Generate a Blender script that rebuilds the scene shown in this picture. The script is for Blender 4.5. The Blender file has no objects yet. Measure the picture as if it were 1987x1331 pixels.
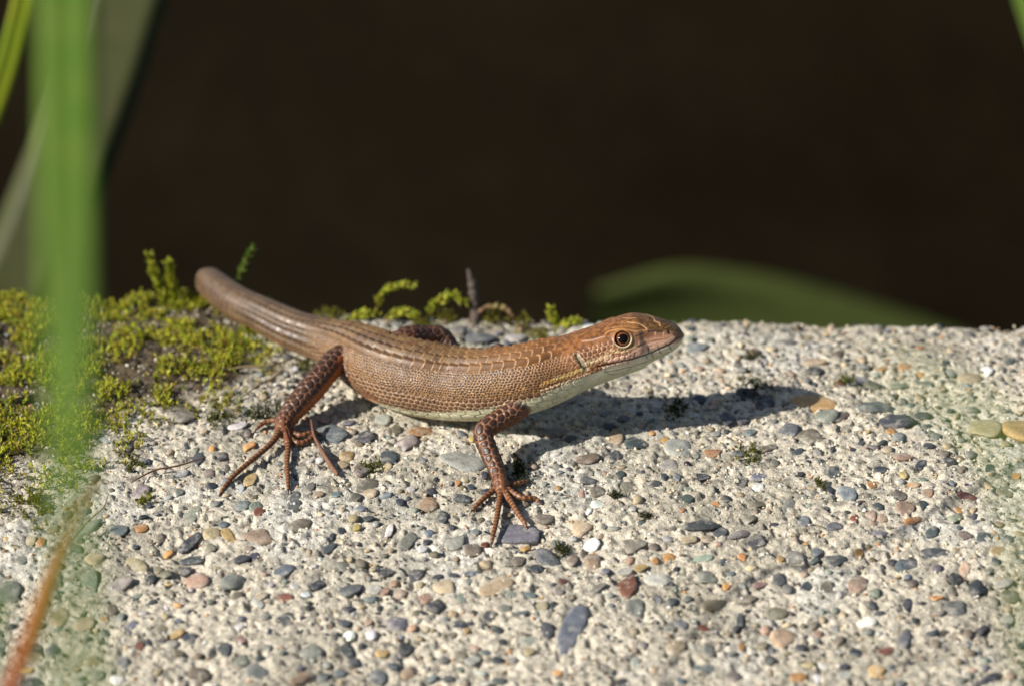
import bpy, math, random
import numpy as np
from mathutils import Vector, Matrix
from mathutils.bvhtree import BVHTree

random.seed(7)
rng = np.random.default_rng(11)
scene = bpy.context.scene
COL = scene.collection
K = 0.001                      # everything below is laid out in millimetres

# ------------------------------------------------------------------ camera
PITCH = math.radians(24.0)
DIST = 420.0
FPX = 15.3 * DIST              # focal length in photo pixels (1987 wide)
AIM = np.array([0.0, -25.0, 8.0])
FWD = np.array([0.0, math.cos(PITCH), -math.sin(PITCH)])
UPV = np.array([0.0, math.sin(PITCH), math.cos(PITCH)])
CAM = AIM - FWD * DIST
cd = bpy.data.cameras.new("camera")
cam = bpy.data.objects.new("camera", cd)
COL.objects.link(cam)
cam.location = Vector(CAM * K)
cam.rotation_euler = (math.pi / 2 - PITCH, 0, 0)
cd.sensor_width = 36.0
cd.lens = 36.0 * FPX / 1987.0
cd.clip_start = 0.01
cd.clip_end = 1000.0
cd.dof.use_dof = True
cd.dof.focus_distance = (DIST - 13.0) * K
cd.dof.aperture_fstop = cd.lens / 6.5
scene.camera = cam

# ------------------------------------------------------------------ light
SUN_DX, SUN_DY = 1.45, 0.60      # where a shadow lands per unit of height
world = bpy.data.worlds.new("World")
scene.world = world
world.use_nodes = True
wn = world.node_tree.nodes
wl = world.node_tree.links
bg = wn.get("Background") or wn.new("ShaderNodeBackground")
out = wn.get("World Output") or wn.new("ShaderNodeOutputWorld")
wl.new(bg.outputs[0], out.inputs[0])
sky = wn.new("ShaderNodeTexSky")
sky.sky_type = 'NISHITA'
sky.sun_disc = False
ELEV = math.atan2(1.0, math.hypot(SUN_DX, SUN_DY))
sky.sun_elevation = ELEV
sky.sun_rotation = math.atan2(-SUN_DX, -SUN_DY)
wl.new(sky.outputs[0], bg.inputs[0])
bg.inputs[1].default_value = 0.062
sd = bpy.data.lights.new("sun", 'SUN')
sd.energy = 5.0
sd.angle = math.radians(0.53)
sd.color = (1.0, 0.96, 0.90)
sun = bpy.data.objects.new("sun", sd)
COL.objects.link(sun)
sun.rotation_euler = Vector((SUN_DX, SUN_DY, -1.0)).to_track_quat('-Z', 'Y').to_euler()
sun.location = (-1, -0.5, 1)

scene.view_settings.view_transform = 'Standard'
scene.view_settings.look = 'None'
scene.view_settings.exposure = 0.85
scene.view_settings.gamma = 1.0
scene.view_settings.use_curve_mapping = False
scene.cycles.use_denoising = True
scene.cycles.max_bounces = 6

# ------------------------------------------------------------------ helpers
def lin(rgb, k=1.0):
    c = np.asarray(rgb, float) / 255.0
    c = np.where(c <= 0.04045, c / 12.92, ((c + 0.055) / 1.055) ** 2.4)
    return c * k

AL = 0.66       # seen colour of a sunlit surface -> base colour

def ray(px, py):
    d = FWD * FPX + np.array([1.0, 0, 0]) * (px - 993.5) - UPV * (py - 665.5)
    return d / FPX              # one unit of depth along the axis

R_CURVE = 340.0
def edge_y(x):
    return -0.040 * x

def base_z(x, y):
    d = np.maximum(edge_y(x) - y, 0.0)
    return -d * d / (2 * R_CURVE)

def at(px, py, h=0.0):
    """point at height h over the concrete seen in pixel px, py"""
    d = ray(px, py)
    lo, hi = 250.0, 620.0
    for _ in range(48):
        m = 0.5 * (lo + hi)
        p = CAM + d * m
        if p[2] > base_z(p[0], p[1]) + h:
            lo = m
        else:
            hi = m
    return CAM + d * lo

def at_y(px, py, y):
    d = ray(px, py)
    return CAM + d * ((y - CAM[1]) / d[1])

def at_d(px, py, depth):
    return CAM + ray(px, py) * depth

def project(P):
    q = np.asarray(P) - CAM
    dep = q @ FWD
    return np.stack([993.5 + FPX * q[..., 0] / dep, 665.5 - FPX * (q @ UPV) / dep], -1)

def hash01(ix, iy, iz, seed):
    h = (ix.astype(np.int64) * 374761393 + iy.astype(np.int64) * 668265263 + iz.astype(np.int64) * 1274126177 + seed * 974711) & 0xFFFFFFFF
    h = ((h ^ (h >> 13)) * 1274126177) & 0xFFFFFFFF
    h = ((h ^ (h >> 16)) * 2246822519) & 0xFFFFFFFF
    h = h ^ (h >> 15)
    return (h & 0xFFFFFF) / float(0x1000000)

def vnoise(x, y, z=None, seed=0):
    x = np.asarray(x, float); y = np.asarray(y, float)
    if z is None:
        z = np.zeros_like(x)
    ix, iy, iz = np.floor(x), np.floor(y), np.floor(z)
    fx, fy, fz = x - ix, y - iy, z - iz
    fx, fy, fz = [f * f * (3 - 2 * f) for f in (fx, fy, fz)]
    r = 0
    for a in (0, 1):
        for b in (0, 1):
            for c in (0, 1):
                w = (fx if a else 1 - fx) * (fy if b else 1 - fy) * (fz if c else 1 - fz)
                r = r + w * hash01(ix + a, iy + b, iz + c, seed)
    return r

def fbm(x, y, z=None, seed=0, o=3):
    t, a, n = 0, 1.0, 0
    for k in range(o):
        t = t + a * vnoise(x * 2 ** k, y * 2 ** k, None if z is None else z * 2 ** k, seed + k)
        n += a
        a *= 0.5
    return t / n

def voro(u, v, jit=0.6, seed=0):
    """nearest and second nearest jittered lattice point (odd rows shifted)"""
    iv0 = np.floor(v)
    f1 = np.full(u.shape, 9.0); f2 = np.full(u.shape, 9.0); rid = np.zeros(u.shape)
    for dv in (-1, 0, 1):
        iv = iv0 + dv
        off = 0.5 * (iv.astype(np.int64) % 2)
        iu0 = np.floor(u - off)
        for du in (-1, 0, 1):
            iu = iu0 + du
            z = np.zeros_like(iu)
            cx = iu + off + 0.5 + jit * (hash01(iu, iv, z, seed) - 0.5)
            cy = iv + 0.5 + jit * (hash01(iu, iv, z, seed + 5) - 0.5)
            d = np.hypot(u - cx, v - cy)
            r = hash01(iu, iv, z, seed + 9)
            closer = d < f1
            f2 = np.where(closer, f1, np.minimum(f2, d))
            rid = np.where(closer, r, rid)
            f1 = np.where(closer, d, f1)
    return f1, f2 - f1, rid

def sstep(a, b, x):
    t = np.clip((x - a) / (b - a), 0, 1)
    return t * t * (3 - 2 * t)

def mixc(c, d, w):
    return c * (1 - w[:, None]) + np.asarray(d) * w[:, None]

def mesh_np(name, V, F, mat=None, col=None, smooth=True, origin=(0, 0, 0)):
    """V in mm (n,3); F (m,3) or (m,4)"""
    V = (np.asarray(V, float) - np.asarray(origin, float)) * K
    F = np.asarray(F, np.int32)
    m = bpy.data.meshes.new(name)
    n, k = F.shape
    m.vertices.add(len(V)); m.loops.add(n * k); m.polygons.add(n)
    m.vertices.foreach_set("co", V.astype(np.float32).ravel())
    m.loops.foreach_set("vertex_index", F.ravel())
    m.polygons.foreach_set("loop_start", np.arange(0, n * k, k, dtype=np.int32))
    m.polygons.foreach_set("loop_total", np.full(n, k, dtype=np.int32))
    m.polygons.foreach_set("use_smooth", np.full(n, smooth))
    m.update(calc_edges=True)
    m.validate()
    if col is not None:
        a = m.attributes.new("Col", 'FLOAT_COLOR', 'POINT')
        c = np.ones((len(V), 4), np.float32)
        c[:, :3] = col
        a.data.foreach_set("color", c.ravel())
    if mat is not None:
        m.materials.append(mat)
    return m

def link(name, mesh, parent=None, loc=(0, 0, 0), **props):
    o = bpy.data.objects.new(name, mesh)
    COL.objects.link(o)
    o.location = Vector(loc) * K
    if parent is not None:
        o.parent = parent
    for k, v in props.items():
        o[k] = v
    return o

def thing(name, label, cat, loc, group=None):
    o = link(name, None, None, loc, label=label, category=cat)
    o.empty_display_size = 0.005
    if group:
        o["group"] = group
    return o

def icosphere(level):
    t = (1 + 5 ** 0.5) / 2
    v = [(-1, t, 0), (1, t, 0), (-1, -t, 0), (1, -t, 0), (0, -1, t), (0, 1, t), (0, -1, -t), (0, 1, -t), (t, 0, -1), (t, 0, 1), (-t, 0, -1), (-t, 0, 1)]
    f = [(0, 11, 5), (0, 5, 1), (0, 1, 7), (0, 7, 10), (0, 10, 11), (1, 5, 9), (5, 11, 4), (11, 10, 2), (10, 7, 6), (7, 1, 8), (3, 9, 4), (3, 4, 2), (3, 2, 6), (3, 6, 8), (3, 8, 9), (4, 9, 5), (2, 4, 11), (6, 2, 10), (8, 6, 7), (9, 8, 1)]
    v = [np.array(p) / np.linalg.norm(p) for p in v]
    for _ in range(level):
        mid = {}; nf = []
        def m(a, b):
            k = (min(a, b), max(a, b))
            if k not in mid:
                p = v[a] + v[b]
                v.append(p / np.linalg.norm(p)); mid[k] = len(v) - 1
            return mid[k]
        for a, b, c in f:
            ab, bc, ca = m(a, b), m(b, c), m(c, a)
            nf += [(a, ab, ca), (b, bc, ab), (c, ca, bc), (ab, bc, ca)]
        f = nf
    return np.array(v), np.array(f)

ICO = [icosphere(k) for k in range(4)]

def stone_shape(level, seed, facets=5, rough=0.10):
    """unit pebble: a ball cut by a few rounded planes and roughened"""
    v, f = ICO[level]
    r = np.random.default_rng(seed)
    rad = np.ones(len(v))
    for _ in range(facets):
        n = r.normal(size=3); n /= np.linalg.norm(n)
        d = r.uniform(0.50, 0.86)
        q = v @ n
        lim = np.where(q > 0.05, d / np.maximum(q, 0.05), 9)
        k = 13.0
        rad = -np.log(np.exp(-k * rad) + np.exp(-k * np.minimum(lim, 3))) / k
    lim = np.where(v[:, 2] > 0.05, r.uniform(0.42, 0.6) / np.maximum(v[:, 2], 0.05), 9)
    rad = -np.log(np.exp(-11 * rad) + np.exp(-11 * np.minimum(lim, 3))) / 11
    o = r.uniform(0, 50, 3)
    rad = rad * (1 + rough * 2 * (fbm(v[:, 0] * 1.7 + o[0], v[:, 1] * 1.7 + o[1], v[:, 2] * 1.7 + o[2], seed) - 0.5))
    V = v * rad[:, None]
    V[:, :2] /= np.abs(V[:, :2]).max(0)
    V[:, 2] /= np.abs(V[:, 2]).max()
    return V, f

# ------------------------------------------------------------------ materials
def nodes_of(name):
    m = bpy.data.materials.new(name)
    m.use_nodes = True
    nt = m.node_tree
    b = nt.nodes.get("Principled BSDF")
    return m, nt, b

def n_noise(nt, scale, detail=3.0, vec=None, rough=0.6):
    t = nt.nodes.new("ShaderNodeTexNoise")
    t.inputs["Scale"].default_value = scale
    t.inputs["Detail"].default_value = detail
    t.inputs["Roughness"].default_value = rough
    if vec is not None:
        nt.links.new(vec, t.inputs["Vector"])
    return t

def n_ramp(nt, src, stops):
    r = nt.nodes.new("ShaderNodeValToRGB")
    e = r.color_ramp.elements
    while len(e) < len(stops):
        e.new(0.5)
    for k, (p, c) in enumerate(stops):
        e[k].position = p
        e[k].color = (*c, 1.0) if len(c) == 3 else c
    nt.links.new(src, r.inputs[0])
    return r

def n_mul(nt, a, b, fac=1.0, mode='MULTIPLY'):
    x = nt.nodes.new("ShaderNodeMix")
    x.data_type = 'RGBA'; x.blend_type = mode
    x.inputs["Factor"].default_value = fac
    nt.links.new(a, x.inputs["A"]); nt.links.new(b, x.inputs["B"])
    return x.outputs["Result"]

def n_bump(nt, b, src, strength, dist_mm):
    u = nt.nodes.new("ShaderNodeBump")
    u.inputs["Strength"].default_value = strength
    u.inputs["Distance"].default_value = dist_mm * K
    nt.links.new(src, u.inputs["Height"])
    nt.links.new(u.outputs[0], b.inputs["Normal"])

def obj_vec(nt, kind="Object", scale=1000.0):
    t = nt.nodes.new("ShaderNodeTexCoord")
    m = nt.nodes.new("ShaderNodeMapping")
    m.inputs["Scale"].default_value = (scale, scale, scale)
    nt.links.new(t.outputs[kind], m.inputs["Vector"])
    return m.outputs[0]

def attr(nt):
    a = nt.nodes.new("ShaderNodeAttribute")
    a.attribute_name = "Col"
    return a.outputs["Color"]

def col_mat(name, rough, spec, nscale, lo, hi, bump=0.0, bscale=6.0, bdist=0.1, coat=0.0):
    """colour from the Col attribute with grain over it"""
    m, nt, b = nodes_of(name)
    v = obj_vec(nt)
    n = n_noise(nt, nscale, 4, v)
    r = n_ramp(nt, n.outputs["Fac"], [(0.3, (lo,) * 3), (0.7, (hi,) * 3)])
    c = n_mul(nt, attr(nt), r.outputs[0])
    nt.links.new(c, b.inputs["Base Color"])
    b.inputs["Roughness"].default_value = rough
    b.inputs["Specular IOR Level"].default_value = spec
    b.inputs["Coat Weight"].default_value = coat
    if bump:
        n_bump(nt, b, n_noise(nt, bscale, 4, v).outputs["Fac"], bump, bdist)
    return m

M = {}
M["mortar"] = col_mat("mortar", 0.9, 0.2, 3.6, 0.52, 1.2, 1.0, 5.0, 0.26)
M["skin"] = col_mat("lizard_skin", 0.5, 0.42, 7.0, 0.72, 1.18, 0.45, 9.0, 0.05)
_nt = M["skin"].node_tree
_n = n_noise(_nt, 0.9, 4, obj_vec(_nt))
_r = n_ramp(_nt, _n.outputs["Fac"], [(0.35, (0.30,) * 3), (0.62, (0.62,) * 3)])
_nt.links.new(_r.outputs[0], _nt.nodes["Principled BSDF"].inputs["Roughness"])
M["moss"] = col_mat("moss", 0.6, 0.2, 1.5, 0.8, 1.15)
_nt = M["moss"].node_tree
_t = _nt.nodes.new("ShaderNodeBsdfTranslucent"); _x = _nt.nodes.new("ShaderNodeMixShader"); _x.inputs[0].default_value = 0.38
_b = _nt.nodes["Principled BSDF"]
_nt.links.new(_b.inputs["Base Color"].links[0].from_socket, _t.inputs["Color"])
_nt.links.new(_b.outputs[0], _x.inputs[1]); _nt.links.new(_t.outputs[0], _x.inputs[2])
_nt.links.new(_x.outputs[0], _nt.nodes["Material Output"].inputs["Surface"])
M["grit"] = col_mat("grit", 0.75, 0.3, 4.0, 0.8, 1.12)
M["small_stone"] = col_mat("small_stone", 0.62, 0.4, 3.0, 0.75, 1.15, 0.5, 4.0, 0.1)
M["wood"] = col_mat("twig_bark", 0.7, 0.3, 3.0, 0.6, 1.2, 0.6, 3.0, 0.15)
M["claw"] = col_mat("claw", 0.3, 0.5, 3.0, 0.8, 1.1)

def stone_mat(name, rough, coat, speck):
    m, nt, b = nodes_of(name)
    oi = nt.nodes.new("ShaderNodeObjectInfo")
    g = nt.nodes.new("ShaderNodeNewGeometry")
    mp = nt.nodes.new("ShaderNodeMapping")
    mp.inputs["Scale"].default_value = (1000,) * 3
    nt.links.new(g.outputs["Position"], mp.inputs["Vector"])
    v = mp.outputs[0]
    n1 = n_noise(nt, 0.9, 4, v)
    r1 = n_ramp(nt, n1.outputs["Fac"], [(0.28, (0.66, 0.66, 0.66)), (0.72, (1.28, 1.26, 1.20))])
    c = n_mul(nt, oi.outputs["Color"], r1.outputs[0])
    n2 = n_noise(nt, 5.5, 2, v, 0.8)
    r2 = n_ramp(nt, n2.outputs["Fac"], [(0.36, (1 - speck,) * 3), (0.5, (1, 1, 1)), (0.66, (1 + speck,) * 3)])
    c = n_mul(nt, c, r2.outputs[0])
    # cement dust that clings in patches
    n3 = n_noise(nt, 0.55, 5, v, 0.75)
    r3 = n_ramp(nt, n3.outputs["Fac"], [(0.50, (0, 0, 0)), (0.70, (0.6, 0.6, 0.6))])
    x = nt.nodes.new("ShaderNodeMix"); x.data_type = 'RGBA'
    nt.links.new(r3.outputs[0], x.inputs["Factor"])
    nt.links.new(c, x.inputs["A"])
    x.inputs["B"].default_value = (0.46, 0.42, 0.35, 1)
    nt.links.new(x.outputs["Result"], b.inputs["Base Color"])
    b.inputs["Roughness"].default_value = rough
    b.inputs["Specular IOR Level"].default_value = 0.4
    b.inputs["Coat Weight"].default_value = coat
    n_bump(nt, b, n_noise(nt, 3.0, 5, v, 0.7).outputs["Fac"], 0.8, 0.2)
    return m

M["pebble"] = stone_mat("pebble_stone", 0.6, 0.0, 0.25)
M["quartz"] = stone_mat("quartz_pebble", 0.3, 0.3, 0.06)

def leaf_mat(name, c1, c2, trans, rough=0.5, scale=0.25):
    m, nt, b = nodes_of(name)
    v = obj_vec(nt)
    n = n_noise(nt, scale, 3, v)
    r = n_ramp(nt, n.outputs["Fac"], [(0.3, tuple(c1)), (0.7, tuple(c2))])
    nt.links.new(r.outputs[0], b.inputs["Base Color"])
    b.inputs["Roughness"].default_value = rough
    b.inputs["Specular IOR Level"].default_value = 0.12
    if trans:
        t = nt.nodes.new("ShaderNodeBsdfTranslucent")
        nt.links.new(r.outputs[0], t.inputs["Color"])
        mx = nt.nodes.new("ShaderNodeMixShader")
        mx.inputs[0].default_value = trans
        nt.links.new(b.outputs[0], mx.inputs[1]); nt.links.new(t.outputs[0], mx.inputs[2])
        nt.links.new(mx.outputs[0], nt.nodes["Material Output"].inputs["Surface"])
    return m

M["blade_green"] = leaf_mat("green_blade", lin((100, 138, 46), 0.54), lin((122, 146, 60), 0.56), 0.25, 0.65)
M["blade_yellow"] = leaf_mat("yellowing_blade", lin((126, 165, 40), 0.8), lin((190, 170, 48), 0.8), 0.4, scale=0.08)
M["blade_dry"] = leaf_mat("dry_blade", lin((86, 86, 52), 0.58), lin((76, 82, 42), 0.58), 0.2)
M["leaf_dark"] = leaf_mat("dark_leaf", lin((86, 96, 48), 0.58), lin((96, 106, 54), 0.60), 0.2)
M["stem_orange"] = leaf_mat("orange_stem", lin((170, 70, 38), 0.55), lin((186, 116, 54), 0.55), 0.25, scale=0.07)

# dark wet earth behind and below; shade is worked into its colour
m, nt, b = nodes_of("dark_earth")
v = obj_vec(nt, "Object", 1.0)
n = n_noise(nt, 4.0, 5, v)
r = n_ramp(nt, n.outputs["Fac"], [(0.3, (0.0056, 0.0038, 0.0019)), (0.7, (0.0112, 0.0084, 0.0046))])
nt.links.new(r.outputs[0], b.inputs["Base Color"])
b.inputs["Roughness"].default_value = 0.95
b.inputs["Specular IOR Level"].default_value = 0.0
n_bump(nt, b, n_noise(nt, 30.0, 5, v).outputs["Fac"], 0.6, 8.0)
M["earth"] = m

# ------------------------------------------------------------------ ground
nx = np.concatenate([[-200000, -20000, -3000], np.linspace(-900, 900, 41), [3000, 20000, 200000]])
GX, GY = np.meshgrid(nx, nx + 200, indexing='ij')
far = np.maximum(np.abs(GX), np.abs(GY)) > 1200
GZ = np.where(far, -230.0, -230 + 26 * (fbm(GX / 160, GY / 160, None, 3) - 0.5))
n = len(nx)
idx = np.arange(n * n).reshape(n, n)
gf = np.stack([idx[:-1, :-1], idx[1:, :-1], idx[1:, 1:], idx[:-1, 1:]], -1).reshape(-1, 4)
link("ground", mesh_np("ground", np.stack([GX, GY, GZ], -1).reshape(-1, 3), gf, M["earth"]), kind="structure")
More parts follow.
